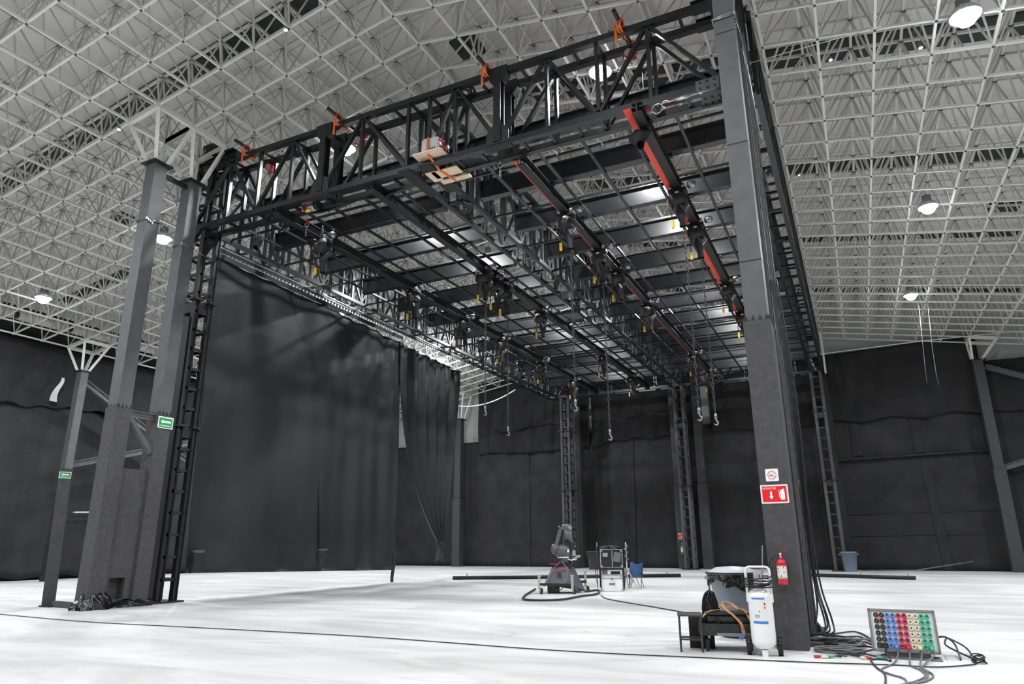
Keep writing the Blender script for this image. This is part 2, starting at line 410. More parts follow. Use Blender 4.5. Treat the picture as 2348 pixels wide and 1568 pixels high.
for j in range(ny-1):
    b = MB()
    for i in range(nx-2): b.bar(tn(i, j), tn(i+1, j), .06)
    b.build('upper_cross_chord', M_web, sf)
for j in range(ny-1):
    b = MB()
    for i in range(nx-1):
        t = tn(i, j)
        for a, c in ((i, j), (i+1, j), (i, j+1), (i+1, j+1)): b.tube([bn(a, c), t], .024, 6, False)
    b.build('web_bracing', M_web, sf)
b = MB(); b2 = MB()
for i in range(nx):
    for j in range(ny):
        p = bn(i, j); b.box(p, (.15, .045, .07)); b.box(p, (.045, .15, .07)); b2.box(p-V(0, 0, .045), (.04, .04, .04))
        if i < nx-1 and j < ny-1: b2.box(tn(i, j)-V(0, 0, .04), (.09, .09, .06))
tag(b.build('node_plate', M_white, sf), kind='stuff')
tag(b2.build('node_bolt', mat('node_dark_metal', (.08, .08, .08), .5), sf), kind='stuff')

# ------------------------------------------------------------------ building columns
def column(lab, x, y, ztop, zc, w, wc, pyr=None, group='building columns', cap=True, rings=(), hooks=True, casedepth=None, ms=None, mc=None):
    t = thing('building_column', lab, 'column', (x, y, 0), group=group)
    wd_ = casedepth or wc
    MB().box((x, y, (zc+ztop)/2), (w, w, ztop-zc)).build('shaft', ms or M_col, t)
    MB().box((x, y+(wd_-wc)/2, zc/2), (wc, wd_, zc)).build('casing', mc or M_case, t)
    if hooks:
        b = MB()
        for k in range(4):
            for s in (-1, 1):
                o = -wc/2+wc*(k+.5)/4
                for c in (V(x+o, y+s*wc/2*.9, zc), V(x+s*wc/2*.9, y+o, zc)):
                    b.prism([c+V(-.03, 0, 0), c+V(.03, 0, 0), c+V(0, 0, .09)], (0, .02, 0))
        b.build('anchor_hook', M_blk, t)
    if rings:
        b = MB()
        for z in rings: b.box((x, y, z), (w+.006, w+.006, .02))
        b.build('joint_line', M_blk, t)
    if cap:
        MB().prism([(x-w*.8, y-w*.8, ztop), (x+w*.8, y-w*.8, ztop), (x+w*.8, y+w*.8, ztop), (x-w*.8, y+w*.8, ztop)], (0, 0, .03)).build('cap_plate', M_blk, t)
    if pyr:
        i, j = pyr
        q = [bn(i, j), bn(i+1, j), bn(i+1, j+1), bn(i, j+1)]
        for k in range(4):
            d = (q[k]-V(x, y, ztop)); f = V(x+math.copysign(w*.45, d.x), y+math.copysign(w*.45, d.y), ztop+.02)
            MB().bar(f, q[k]-V(0, 0, .03), .085).build('strut', M_white, t)
            MB().bar(q[k]-V(0, 0, .02), q[(k+1) % 4]-V(0, 0, .02), .1, .14).build('head_beam', M_white, t)
    return t
def near(L, v): return min(range(len(L)-1), key=lambda k: abs((L[k]+L[k+1])/2-v))
iA = near(XN, -14.5); jA = near(YN, 9.7)
ca = column('front one of the twin dark columns at the left, bare cap visible', -14.52, 9.80, 10.28, 4.2, .33, .37, (iA, jA))
cb = column('rear one of the twin dark columns at the left, with exit sign', -14.52, 10.83, 10.28, 4.2, .33, .37, (iA, jA+1))
iR = near(XN, -1.0)
column('big dark column at the right front with extinguisher signs', -.922, 9.80, 10.35, 4.2, .30, .365, (iR, jA), rings=(5.1, 7.0, 9.0), casedepth=.36)
iL = near(XN, -27.6); jL = near(YN, 16.9)
column('slim dark column against the left wall below the roof corner', -27.6, 16.85, 8.05, 4.1, .30, .34, (iL, jL), mc=M_drape2)
iB = near(XN, 5.8)
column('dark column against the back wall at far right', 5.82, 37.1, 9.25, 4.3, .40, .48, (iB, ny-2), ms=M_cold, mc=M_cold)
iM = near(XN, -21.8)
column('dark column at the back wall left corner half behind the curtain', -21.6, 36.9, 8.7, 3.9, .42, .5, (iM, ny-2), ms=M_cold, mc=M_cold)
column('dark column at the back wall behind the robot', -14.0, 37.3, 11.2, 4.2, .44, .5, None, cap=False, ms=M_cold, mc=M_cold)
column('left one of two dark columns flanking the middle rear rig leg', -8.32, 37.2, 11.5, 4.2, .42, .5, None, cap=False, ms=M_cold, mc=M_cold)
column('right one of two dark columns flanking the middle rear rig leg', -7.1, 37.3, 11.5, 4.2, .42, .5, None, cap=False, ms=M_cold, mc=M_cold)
column('dark column at the back wall behind the right rear rig leg', -.75, 37.2, 9.3, 4.2, .4, .48, (near(XN, -.9), ny-2), ms=M_drape2, mc=M_drape2)
# between the twin columns
tag(MB().box((-14.56, 10.315, 1.75), (.26, .65, 2.3)).box((-14.56, 10.05, .3), (.26, .12, .6)).box((-14.56, 10.56, .3), (.26, .16, .6)).box((-14.56, 10.315, .08), (.26, .65, .16)).box((-14.66, 10.315, .3), (.05, .5, .6)).build('infill_screen', M_case), 'charcoal panel filling the gap between the twin columns', 'panel')
t = thing('tie_beam', 'grey tie beams and brace joining the twin columns at casing height', 'beam', (-14.5, 10.3, 4.0))
MB().ibeam((-14.45, 9.98, 4.12), (-14.45, 10.65, 4.12), .14, .1).build('crossbar', M_col, t); MB().bar((-14.42, 9.98, 4.05), (-14.42, 10.65, 3.3), .1).build('brace', M_col, t)
tag(MB().bar((-14.5, 9.96, 10.12), (-14.5, 10.67, 10.12), .07, .12).build('tie_beam', M_blk), 'short black tie beam joining the twin column heads', 'beam')
# wire ropes clamped round the columns
def clamp(lab, x, y, z, w, tails, r=.014):
    t = thing('wire_rope_sling', lab, 'wire rope', (x, y, z))
    h = w/2+.02
    b = MB()
    for k in range(2): b.tube([(x-h, y-h, z-.02*k), (x+h, y-h, z+.03-.04*k), (x+h, y+h, z+.01), (x-h, y+h, z-.02), (x-h, y-h, z-.02*k)], r, 6)
    b.build('loop', M_zinc, t)
    for q in tails: MB().tube(q, r*.7, 6).build('rope_tail', M_zinc, t)
    b = MB()
    for k in range(4): b.box((x+h, y-h+.05*k, z-.02*k), (.035, .025, .05))
    b.build('rope_clip', M_alu, t)
clamp('silver wire rope sling round the front twin column near its head', -14.52, 9.80, 8.75, .33, [[(-14.33, 9.98, 8.72), (-14.3, 10.3, 8.5), (-14.3, 10.65, 8.55)], [(-14.72, 9.6, 8.78), (-15.3, 9.5, 8.95)]])
clamp('silver wire rope sling with hanging clips round the rear twin column', -14.52, 10.83, 8.5, .33, [[(-14.33, 11., 8.5), (-14.2, 11.25, 8.35)], [(-14.33, 10.65, 8.5), (-14.33, 10.64, 8.2)]])
clamp('silver wire rope and bare fixing plates round the right front column top', -.922, 9.80, 9.28, .30, [[(-.75, 9.63, 9.3), (-.72, 9.6, 9.6), (-.74, 9.62, 9.95)], [(-.75, 9.63, 9.28), (-.70, 9.8, 8.9), (-.68, 10.4, 8.2), (-.66, 10.9, 7.6)]], .016)
# black sheet bundled at the feet
def crumple(name, lab, c, r, h, n=26, mt=None, cat='plastic sheet', seed=2, squash=(1, 1)):
    rnd = random.Random(seed)
    def fn(u, v):
        a = 2*pi*u; k = 1+.16*math.sin(5*a+v*3)+.10*math.sin(11*a+7*v)+.06*math.sin(23*a+v*9)
        rr = r*(1-v*v*.55)*k if v < 1 else .001
        return (c[0]+math.cos(a)*rr*squash[0], c[1]+math.sin(a)*rr*squash[1], c[2]+h*v*(1+.1*math.sin(7*a)))
    return tag(MB().grid(fn, n*2, 10).build(name, mt or M_bagp), lab, cat)
crumple('plastic_sheet', 'crumpled black plastic bundled round the foot of the front twin column', (-14.45, 9.85, 0), .36, .33, seed=2, squash=(.75, 1.0))
crumple('plastic_sheet', 'crumpled black plastic strip along the foot of the rear twin column', (-14.45, 10.75, 0), .4, .15, seed=5, squash=(.6, 1.3))
# near post with the small sign
t = thing('dark_post', 'free standing slim dark post with small exit sign left of the columns', 'post', (-16.05, 9.97, 0))
pb_ = pz(110, 1389); pt_ = pY(151, 1076, pb_.y-.05)
MB().bar(pb_, pt_, .25, .2, up=(.85, -.52, 0)).build('shaft', M_case, t)
MB().box((-16.0, 9.95, .015), (.36, .3, .03)).build('base_plate', M_blk, t)
MB().bar((-15.88, 9.95, .06), (-14.75, 9.8, .06), .12, .12).build('floor_tie', M_case, t)
# braces between wall columns
def brace(p, q, lab): tag(MB().ibeam(p, q, .24, .2, .03).build('wall_brace', M_col), lab, 'brace', 'wall bracing')
brace((-27.9, 17.1, 7.75), (-28.1, 22.6, 5.1), 'grey brace sloping down from the head of the left wall column')
brace((-27.9, 17.1, 4.35), (-28.1, 22.6, 5.9), 'grey brace rising from the casing of the left wall column')
brace((6.1, 37.3, 9.0), (11.5, 37.5, 6.6), 'grey brace sloping down from the right rear column head')
brace((6.1, 37.3, 4.4), (11.5, 37.5, 6.0), 'grey brace rising from the right rear column casing')
brace((-28.1, 30.5, 6.6), (-28.1, 34.5, 4.6), 'grey wall brace sloping down behind the tied curtain')
brace((-28.1, 30.5, 3.0), (-28.1, 34.5, 4.6), 'grey wall brace rising behind the tied curtain')
tag(MB().bar((-28.9, 18.3, 2.6), (-28.9, 22., 2.75), .05).bar((-28.9, 18.4, 2.6), (-29.4, 18.4, 2.6), .05).bar((-28.9, 21.9, 2.75), (-29.4, 21.9, 2.75), .05).build('pale_rail', M_white), 'thin pale rail on the left wall between post and columns', 'rail')
# white rag on the left wall
tag(MB().grid(lambda u, v: (-28.75+.05*math.sin(6*v), 16.62+.22*(u-.5)*(.5+v*.9)+.28*math.exp(-((v-.05)/.35)**2)*.6-.05*v, 7.92-1.02*v), 4, 14).build('white_cloth', mat('white_rag', (.6, .6, .58), .8)), 'narrow torn white cloth hanging on the left wall drape', 'cloth')
t = thing('air_duct', 'pale round air duct running along the roof edge at the left wall', 'duct', (-28.3, 20, 9.2))
q0, q1 = pX(41, 722, -28.3), pX(206, 765, -28.3); dq = (q1-q0)/(q1.y-q0.y)
for k in range(14):
    y = 6.0+2.1*k; a_ = q0+dq*(y-q0.y); b_ = q0+dq*(y+1.9-q0.y)
    MB().cyl(a_, b_, .19, 16).build('duct_section', M_white, t); MB().cyl(b_, b_+dq*.2, .12, 10).build('duct_joint', M_blk, t)
# loose cables near the roof
def wire(lab, pts, r, mt=M_white, name='loose_cable', cat='cable'): tag(MB().tube(pts, r, 6).build(name, mt), lab, cat)
def arc(p, q, sag, n=14): p = Vector(p); q = Vector(q); return [p.lerp(q, i/n)-V(0, 0, sag*4*(i/n)*(1-i/n)) for i in range(n+1)]
wire('white cable sagging across the back left corner below the roof', arc(pY(1045, 930, 34), pY(1182, 893, 34), .35), .035)
wire('thin white wire strung from the rig corner towards the right rear column', [pY(1870, 813, 35), pY(2110, 782, 35), pY(2340, 758, 35)], .022)
wire('thin white wire strung higher up across the right roof', [pY(1700, 150, 12), pY(2020, 60, 12)], .008)
wire('thin white wire dangling before the back wall, left of a pair', [V(pY(2107, 690, 30).x, 30, zroof(pY(2107, 690, 30).x)), pY(2117, 800, 30), pY(2122, 850, 30), pY(2126, 878, 30)], .008, M_zinc)
wire('thin white wire dangling before the back wall, right of a pair', [V(pY(2128, 690, 30).x, 30, zroof(pY(2128, 690, 30).x)), pY(2138, 800, 30), pY(2147, 860, 30), pY(2153, 882, 30)], .008, M_zinc)
wire('thin dark stay wire crossing the left roof', [pX(0, 462, -19), pX(300, 585, -17), pX(318, 592, -16.9)], .012, M_zinc)

# ------------------------------------------------------------------ high bay lamps
def make_lamp(loc):
    t = thing('high_bay_lamp', 'x', 'lamp', loc)
    MB().lathe([(.10, .16), (.12, .18), (.12, .36), (.05, .40)], n=20).build('housing', M_zinc, t, world=False)
    MB().lathe([(.27, -.01), (.28, -.01), (.22, .12), (.12, .19), (.11, .18), (.21, .11), (.26, .0)], n=28, cap=False).build('reflector', M_alu, t, world=False)
    MB().lathe([(.20, .06), (.20, 0), (.18, -.08), (.13, -.15), (.07, -.18), (.01, -.19)], n=28).build('lens', M_lens, t, world=False)
    MB().cyl((0, 0, .38), (0, 0, .62), .012, 6).build('hanger', M_zinc, t, world=False)
    return t
def lamp_light(loc, spill=.07):
    ld = bpy.data.lights.new('high_bay_light', 'AREA'); ld.shape = 'DISK'; ld.size = .32; ld.energy = LAMP_W; ld.color = (.95, .975, 1.)
    lo = bpy.data.objects.new('high_bay_light', ld); COL.objects.link(lo); lo.location = Vector(loc)-V(0, 0, .26)
    ld = bpy.data.lights.new('added_roof_fill', 'POINT'); ld.shadow_soft_size = .2; ld.energy = LAMP_W*spill; ld.color = (.95, .975, 1.)  # added point light below each lamp, brightens nearby roof and struts
    lo = bpy.data.objects.new('added_roof_fill', ld); COL.objects.link(lo); lo.location = Vector(loc)-V(0, 0, .5)
lamps = {(2.93, 13.05): 'largest glaring roof lamp at the upper right corner', (-4.05, 13.05): 'roof lamp shining behind the front truss near the red rail', (-11.4, 13.05): 'roof lamp shining above the left half of the front truss',
         (-18.5, 13.05): 'roof lamp shining between the twin dark columns', (-24.4, 13.1): 'roof lamp at the far left above the slim wall column', (2.93, 21.4): 'middle lamp of the row on the right roof slope',
         (2.93, 29.6): 'farthest lamp of the row on the right roof slope', (-11.4, 21.4): 'roof lamp glimpsed through the rig grid', (-4.05, 21.4): 'roof lamp hidden above the right bay of the rig', (-18.5, 21.4): 'roof lamp behind the left side truss',
         (-11.4, 29.6): 'roof lamp above the far end of the left bay', (-4.05, 29.6): 'roof lamp above the far end of the right bay', (-18.5, 29.6): 'roof lamp over the back left corner behind the curtain'}
proto = None
for (x, y), lab in lamps.items():
    p = V(x, y, zroof(x)-.2)
    if proto is None: proto = make_lamp(p); proto['label'] = lab; proto['group'] = 'high bay lamps'
    else: dup(proto, p, 0, lab, 'high bay lamps')
    lamp_light(p, .07 if y < 29 or x > -10 else (1.3 if x < -12 else .35))  # added fill raised at the back left to brighten the roof there
for x, y in [(-24.9, 21.4), (-24.9, 29.6), (10, 13.05), (10, 21.4), (10, 29.6)] + [(x, y) for x in (2.93, -4.05, -11.4, -18.5, -25) for y in (4.8, -3.5)] + [(10, 4.8)]:
    p = V(x, y, zroof(x)-.2); dup(proto, p, 0, 'roof lamp outside the picture, same kind as those above the rig', 'high bay lamps'); lamp_light(p)
# small warm lamps by the dark strips
for n, (x, y, pl, c, lab) in enumerate([(272, 299, 'Y', 8.9, 'tiny warm lamp under the dark strip beside the twin column head'), (655, 71, 'Y', 9.0, 'tiny warm lamp under the dark strip near the picture top'), (1905, 140, 'Y', 15.2, 'tiny warm lamp at the first dark strip on the right slope'), (2112, 112, 'Y', 15.2, 'tiny warm lamp at the right end of the first dark strip'), (1834, 403, 'Y', 20.6, 'tiny warm lamp at the second dark strip beside the rig')]):
    p = pY(x, y, c)
    t = thing('spot_lamp', lab, 'lamp', p, group='small warm lamps in the roof')
    MB().lathe([(.02, .03), (.045, .03), (.03, .1), (.015, .12)], n=12).build('housing', M_zinc, t, world=False); MB().lathe([(.04, .02), (.04, .035)], n=12).build('lens', M_light, t, world=False)
# ================================================================== RIG
ZB, ZTT = 9.24, 11.07       # chord levels
XLT, XCT, XRT = -14.92, -7.83, -.95
YF, YBK = 11.35, 36.2
def truss(name, lab, axis, c, half, a0, a1, tops, bots, verts, ch=.13, dg=.085, lac=None, posts=(), z0=ZB, z1=ZTT, seg=None):
    def P(a, s, z): return V(a, c+s*half, z) if axis == 'X' else V(c+s*half, a, z)
    t = thing(name, lab, 'truss', P((a0+a1)/2, 0, z0))
    sides = ('Y' if axis == 'X' else 'X')
    for s in (-1, 1):
        MB().bar(P(a0, s, z1), P(a1, s, z1), ch).build('top_chord', M_steel, t)
        MB().bar(P(a0, s, z0+ch/2), P(a1, s, z0+ch/2), ch, ch).build('bottom_chord', M_steel, t)
        nodes = sorted([(a, 1) for a in tops]+[(a, 0) for a in bots])
        for (p, kp), (q, kq) in zip(nodes, nodes[1:]):
            if kp != kq: MB().bar(P(p, s, z1 if kp else z0+.1), P(q, s, z1 if kq else z0+.1), dg, dg*.8).build('diagonal', M_steel, t)
        for a in verts: MB().bar(P(a, s, z0+.1), P(a, s, z1), .07, .085, up=(1, 0, 0) if axis == 'Y' else (0, 1, 0)).build('vertical', M_steel, t)
    for a in (lac if lac is not None else sorted(set(list(tops)+list(bots)+[a0+.05, a1-.05]))):
        for z in (z0+ch/2, z1): MB().bar(P(a, -1, z), P(a, 1, z), .06).build('lacing', M_steel, t)
    return t, P
# front truss, spanning the whole width
ft, P = truss('front_truss', 'long black lattice truss across the front of the rig', 'X', 11.6, .26, XLT-.25, XRT+.25,
      [-13.75, -11.59, -9.43, -6.87, -4.68, -2.53], [-14.9, -12.69, -10.57, -8.12, -7.55, -5.80, -3.58, -1.2],
      [-13.72, -12.69, -11.59, -9.43, -8.12, -7.55, -6.87, -4.68, -3.58, -2.53, -1.22],
      lac=[-14.9, -13.75, -12.69, -11.59, -10.57, -9.43, -8.6, -8.12, -7.55, -6.87, -6.3, -5.3, -4.68, -4.1, -3.58, -3.0, -2.53, -1.9, -1.3])
for s in (-1, 1):
    for x in (-10.57, -5.80):
        y = 11.6+s*.26
        MB().ibeam((x, y, ZB+.1), (x, y, ZTT+.05), .2, .17, .02, up=(0, 1, 0)).build('post', M_steel, ft)
        b = MB().prism([(x-.24, y-.09, ZTT-.12), (x+.24, y-.09, ZTT-.12), (x+.24, y-.09, ZTT+.10), (x-.24, y-.09, ZTT+.10)], (0, .18, 0))
        b.prism([(x-.24, y-.09, ZTT-.12), (x+.24, y-.09, ZTT-.12), (x+.12, y-.09, ZTT-.28), (x-.12, y-.09, ZTT-.28)], (0, .18, 0)); b.build('head_plate', M_steel, ft)
        MB().prism([(x-.26, y-.075, ZB+.05), (x+.26, y-.075, ZB+.05), (x+.26, y-.075, ZB+.33), (x+.12, y-.075, ZB+.5), (x-.12, y-.075, ZB+.5), (x-.26, y-.075, ZB+.33)], (0, .02, 0)).build('gusset_plate', M_blk, ft)
        MB().box((x, y, ZB-.008), (.62, .19, .016)).build('splice_plate', M_blk, ft)
    y = 11.6+s*.26
    for xs in (-1.48,):
        g = MB().box((xs, y-.07, ZB+.06), (.42, .02, .24)).build('gusset_plate', M_col, ft)
        for i in range(3):
            for k in (-1, 1): MB().cyl((xs-.13+.13*i, y-.08, ZB+.06+.065*k), (xs-.13+.13*i, y-.1, ZB+.06+.065*k), .022, 8).build('bolt', M_blk, g)
    for sx, xx in ((1, XRT+.05), (-1, XLT-.05)):
        MB().prism([(xx-.45*sx, y-.05, ZB+.03), (xx, y-.05, ZB+.03), (xx, y-.05, ZB-.42)], (0, .1, 0)).build('knee_plate', M_steel, ft)
        MB().ibeam((xx-.75*sx, y, ZTT+.02), (xx+.1*sx, y, ZTT+.02), .2, .18, .02).build('end_beam', M_steel, ft)
for k, x in enumerate((-8.1, -7.58)):     # bolted plates where the centre truss meets
    MB().box((x, 11.85, ZB-.012), (.30, 1.35, .02)).build('splice_plate', M_blk, ft)
    for i in range(7):
        for s in (-1, 1): MB().lathe([(.02, -.02), (.02, 0)], (x+s*.11, 11.3+.18*i, ZB-.014), n=8).build('bolt', M_steel, ft)
# three long side trusses
def side_nodes(n=12):
    L = (YBK-YF-.9); a = YF+.75
    st = L/n
    return [a+st*(i+.5) for i in range(n)], [a+st*i for i in range(n+1)]
tp, bo = side_nodes()
for x, lab, h in ((XLT, 'black lattice side truss above the large curtain', .27), (XCT, 'black lattice middle truss running down the centre of the rig', .29), (XRT, 'black lattice side truss hidden behind the right front column', .25)):
    vs = tp+bo+[a+.22 for a in bo[1:-1:2]]+[(a+c)/2 for a, c in zip(tp, bo[1:])][::2]
    truss('side_truss' if x != XCT else 'centre_truss', lab, 'Y', x, h, YF+.55, YBK, tp, bo, vs, ch=.11, dg=.07)
truss('rear_truss', 'black lattice truss closing the far end of the rig', 'X', 36.3, .25, XLT-.2, XRT+.2, [-13.8, -11.4, -9.0, -6.7, -4.3, -1.9], [-14.9, -12.6, -10.2, -7.83, -5.5, -3.1, -1.0], [-13.8, -12.6, -11.4, -10.2, -9, -7.83, -6.7, -5.5, -4.3, -3.1, -1.9])

# rig legs: four posts with rungs
def leg(lab, x, y, zt, wx=.5, wy=.5, p=.13, back=0, splices=(4.05, 7.3)):
    t = thing('ladder_column', lab, 'leg column', (x, y, 0), group='rig legs')
    for sx in (-1, 1):
        for sy in (-1, 1): MB().ibeam((x+sx*wx/2, y+sy*wy/2, 0), (x+sx*wx/2, y+sy*wy/2, zt), p, p, .014, up=(0, 1, 0), tw=.05).build('post', M_blk if y < 20 else M_case, t)
    z = .5
    while z < zt:
        b = MB()
        for s in (-1, 1):
            b.bar((x-wx/2, y+s*wy/2, z), (x+wx/2, y+s*wy/2, z), .05, .07)
            b.bar((x+s*wx/2, y-wy/2, z), (x+s*wx/2, y+wy/2, z), .05, .07)
        b.build('rung', M_blk, t); z += .5
    for z in splices:
        b = MB()
        for sx in (-1, 1):
            for sy in (-1, 1): b.box((x+sx*wx/2, y+sy*wy/2, z), (p+.13, p+.13, .05))
        for s in (-1, 1):
            b.box((x, y+s*wy/2, z-.16), (wx, .03, .22)); b.box((x+s*wx/2, y, z-.16), (.03, wy, .22))
        b.build('splice_flange', M_blk, t)
    MB().box((x, y, .02), (wx+.35, wy+.35, .04)).build('base_plate', M_blk, t)
    if back: MB().box((x-wx/2-.09, y, back/2+.02), (.02, wy+.3, back)).box((x, y-wy/2-.09, back/2+.02), (wx*.9, .02, back)).build('cover_plate', M_blk, t)
    return t
leg('black ladder like rig leg behind the twin columns at the left', -14.78, 11.62, ZTT+.5, .5, .42, back=6.8)
leg('black ladder like rig leg behind the right front column', XRT-.02, 11.62, ZTT+.4, .3, .44)
leg('rear left rig leg standing behind the robot', -14.15, 36.1, ZB, .42, .5)
leg('rear middle rig leg beside the far extinguisher sign', XCT+.08, 36.1, ZB, .42, .5)
leg('rear right rig leg next to the blue bin', -1.02, 36.1, ZB, .42, .5)
# thin black cladding strip and stacked channels along the right rig leg
t = thing('leg_channel', 'grey and black vertical channels beside the right front column', 'channel', (-.72, 10.9, 0))
for k, (x, y, w, mt) in enumerate(((-.78, 10.25, .05, M_case), (-.80, 10.55, .09, M_blk), (-.75, 10.85, .05, M_case), (-.77, 11.15, .10, M_blk))):
    MB().box((x, y, 4.9), (w, .07, 9.8)).build('channel', mt, t)
# ventilation like head plates above the right column
t = thing('rig_head', 'black stepped steel head plates above the left rig leg', 'head plates', (-14.7, 11.6, ZTT+.1))
MB().box((-14.72, 11.6, ZTT+.5), (.5, .5, .55)).build('head_box', M_blk, t); MB().ibeam((-14.6, 11.34, ZTT+.16), (-13.6, 11.34, ZTT+.16), .22, .3, .02).build('head_beam', M_steel, t)

# transverse I-beams
BH = .48
def beam(x0, x1, y, lab, grp, z0=9.32, BH=BH):
    t = thing('i_beam', lab, 'beam', ((x0+x1)/2, y, z0), group=grp)
    MB().ibeam((x0, y, z0+BH/2), (x1, y, z0+BH/2), BH, .19, .022).build('section', M_beam, t)
    for x in (x0, x1): MB().box((x, y, z0+BH/2), (.03, .2, BH+.03)).build('end_plate', M_steel, t)
beam(-13.3, -1.15, 12.09, 'deep black I-beam spanning the full width right behind the front truss', 'transverse I-beams', 9.70, .40)
BY = [13.36+2.01*k for k in range(11)]
for k, y in enumerate(BY):
    beam(-7.32, -1.18, y, '%s black I-beam from the front in the right bay of the rig' % ORD[k], 'transverse I-beams')
    beam(-13.95, -8.34, y, '%s black I-beam from the front in the left bay of the rig' % ORD[k], 'transverse I-beams')
# light grid tubes under the beams
def tube_line(name, lab, p, q, w, grp): tag(MB().bar(p, q, w).build(name, M_steel), lab, 'tube', grp)
for bay, xs in (('right', [-2.21, -3.18, -4.17, -5.16, -6.4]), ('left', [-8.75, -9.75, -10.74, -11.5, -12.75])):
    for k, x in enumerate(xs):
        tube_line('grid_tube', '%s lengthwise grid tube from the %s in the %s bay' % (ORD[k], 'right', bay), (x, 11.9, 9.28), (x, 35.6, 9.28), .055, 'lengthwise grid tubes')
    x0, x1 = (-7.5, -1.1) if bay == 'right' else (-14.6, -8.15)
    for k in range(12):
        y = 12.36+2.01*k
        tube_line('cross_tube', '%s thin cross tube from the front in the %s bay' % (ORD[k], bay), (x0, y, 9.36), (x1, y, 9.36), .05, 'thin cross tubes between the beams')
# tubes low along the left truss
tube_line('grid_tube', 'thin lengthwise tube inside the left side truss', (-13.7, 11.9, 9.33), (-13.7, 36, 9.33), .06, 'lengthwise grid tubes')

# crane rails
def rail(x, y0, y1, lab, red=True):
    t = thing('crane_rail', lab, 'rail', (x, y0, 9.06), group='crane rails')
    MB().ibeam((x, y0, 9.19), (x, y1, 9.19), .24, .19, .024).build('rail_section', M_blk, t)
    if red: MB().box((x-.11-red/2, (y0+y1)/2, 9.19), (red, y1-y0, .02)).build('conductor_bar', M_red, t)
    else: MB().box((x-.16, (y0+y1)/2, 9.22), (.06, y1-y0, .03)).build('conductor_bar', M_blk, t)
    for y in BY:
        if y0 < y < y1: MB().box((x, y, 9.325), (.34, .1, .03)).box((x-.15, y, 9.29), (.05, .1, .07)).box((x+.15, y, 9.29), (.05, .1, .07)).build('rail_clamp', M_steel, t)
    MB().box((x, y1, 9.16), (.24, .04, .3)).build('end_stop', M_blk, t)
    return t
rail(-2.80, 11.2, 24.6, 'wide crane rail with a bright red bar nearest the right column', .15)
rail(-5.55, 11.9, 33.4, 'crane rail with a thin red line beside the middle truss', .085)
rail(-9.12, 11.4, 35, 'heavy black crane rail left of the middle truss', False)
rail(-11.95, 11.3, 35, 'black crane rail nearest the large curtain', False)
t = thing('crane_bridge', 'dull red crane end carriage on the rail behind the front truss', 'carriage', (-2.9, 12.3, 9.4))
MB().bar((-3.65, 12.2, 9.52), (-2.2, 12.2, 9.60), .07, .1).build('crossbar', mat('dull_red_paint', (.22, .02, .02), .5), t)
MB().box((-2.95, 12.2, 9.5), (.35, .2, .16)).build('trolley', M_blk, t); MB().cyl((-2.85, 12.1, 9.5), (-2.85, 12.1, 10.6), .008, 5).build('rope', M_zinc, t)

# chain hoists
def chain_mesh(b, p, q, r=.011, pitch=.075):
    p = Vector(p); q = Vector(q); n = max(2, int((q-p).length/pitch))
    for i in range(n):
        c = p.lerp(q, (i+.5)/n); d = (q-p).normalized(); s = Vector((1, 0, 0)) if i % 2 else Vector((0, 1, 0))
        h = d*pitch*.62; w = s*.018
        b.tube([c-h+w*.4, c-h*.5+w, c+h*.5+w, c+h-w*0, c+h*.5-w, c-h*.5-w, c-h+w*.4], r, 4, cap=False)
    return b
def hook_mesh(b, p, k=1.):
    x, y, z = p
    b.lathe([(.02, 0), (.045*k, -.02), (.05*k, -.08), (.03*k, -.12)], (x, y, z), n=10)
    pts = [(x+.0, y, z-.07)] + [(x+.06*k*math.sin(a), y, z-.19-.06*k*math.cos(a)+.0) for a in [pi-.3-.35*i for i in range(13)]]
    b.tube(pts, [.014]+[.018]*9+[.014, .011, .008, .005], 6)
    return b
def make_hoist():
    t = thing('chain_hoist', 'x', 'hoist', (0, 0, 9.06))
    M = lambda: MB()
    tr = M().box((0, 0, -.02), (.34, .22, .05)).build('trolley', M_blk, t, False)
    for sx in (-1, 1): M().cyl((sx*.09, -.08, .05), (sx*.15, -.08, .05), .055, 12).cyl((sx*.09, .08, .05), (sx*.15, .08, .05), .055, 12).box((sx*.14, 0, .03), (.012, .2, .08)).build('trolley_wheel', M_zinc, tr, False)
    M().lathe([(.03, -.02), (.07, 0), (.08, .1), (.06, .14), (.02, .16)], (.2, 0, .08), (1, 0, 0), n=12).build('drive_motor', M_zinc, t, False)
    bd = M().lathe([(.06, -.21), (.12, -.19), (.14, -.12), (.14, .12), (.12, .18), (.06, .2)], (0, 0, -.2), (0, 1, 0), n=18).build('motor_body', M_rub, t, False)
    M().rbox((-.02, -.02, -.2), (.3, .22, .22), .03).build('gearbox', M_blk, t, False)
    M().box((.02, -.205, -.13), (.07, .012, .035)).build('rating_plate', mat('pale_yellow_plate', (.75, .68, .35), .4), bd, False)
    M().tube([(-.15, -.07, -.13), (-.185, -.08, -.2), (-.17, -.08, -.29)], .018, 6).build('orange_guard', M_orange, t, False)
    M().grid(lambda u, v: ((.09+.02*math.sin(v*7))*math.cos(2*pi*u)*(1-.35*v*v)+.05, .085*math.sin(2*pi*u)*(1-.3*v*v), -.34-.42*v), 18, 8).build('chain_bag', M_bagf, t, False)
    p = M().tube([(-.1, -.05, -.3), (-.14, -.05, -.45), (-.13, -.05, -.62)], .012, 6).build('pendant_cable', M_cable, t, False)
    M().rbox((-.13, -.05, -.70), (.055, .05, .17), .012).build('pendant_control', M_yel, p, False)
    b = M(); 
    for k in range(3): b.tube([(.05+.03*k, .05, -.25), (.16+.02*k, .04*k, -.32), (.12, -.08, -.45-.03*k), (.02, -.1, -.3)], .008, 5)
    b.build('cable_loop', M_zinc, t, False)
    return t
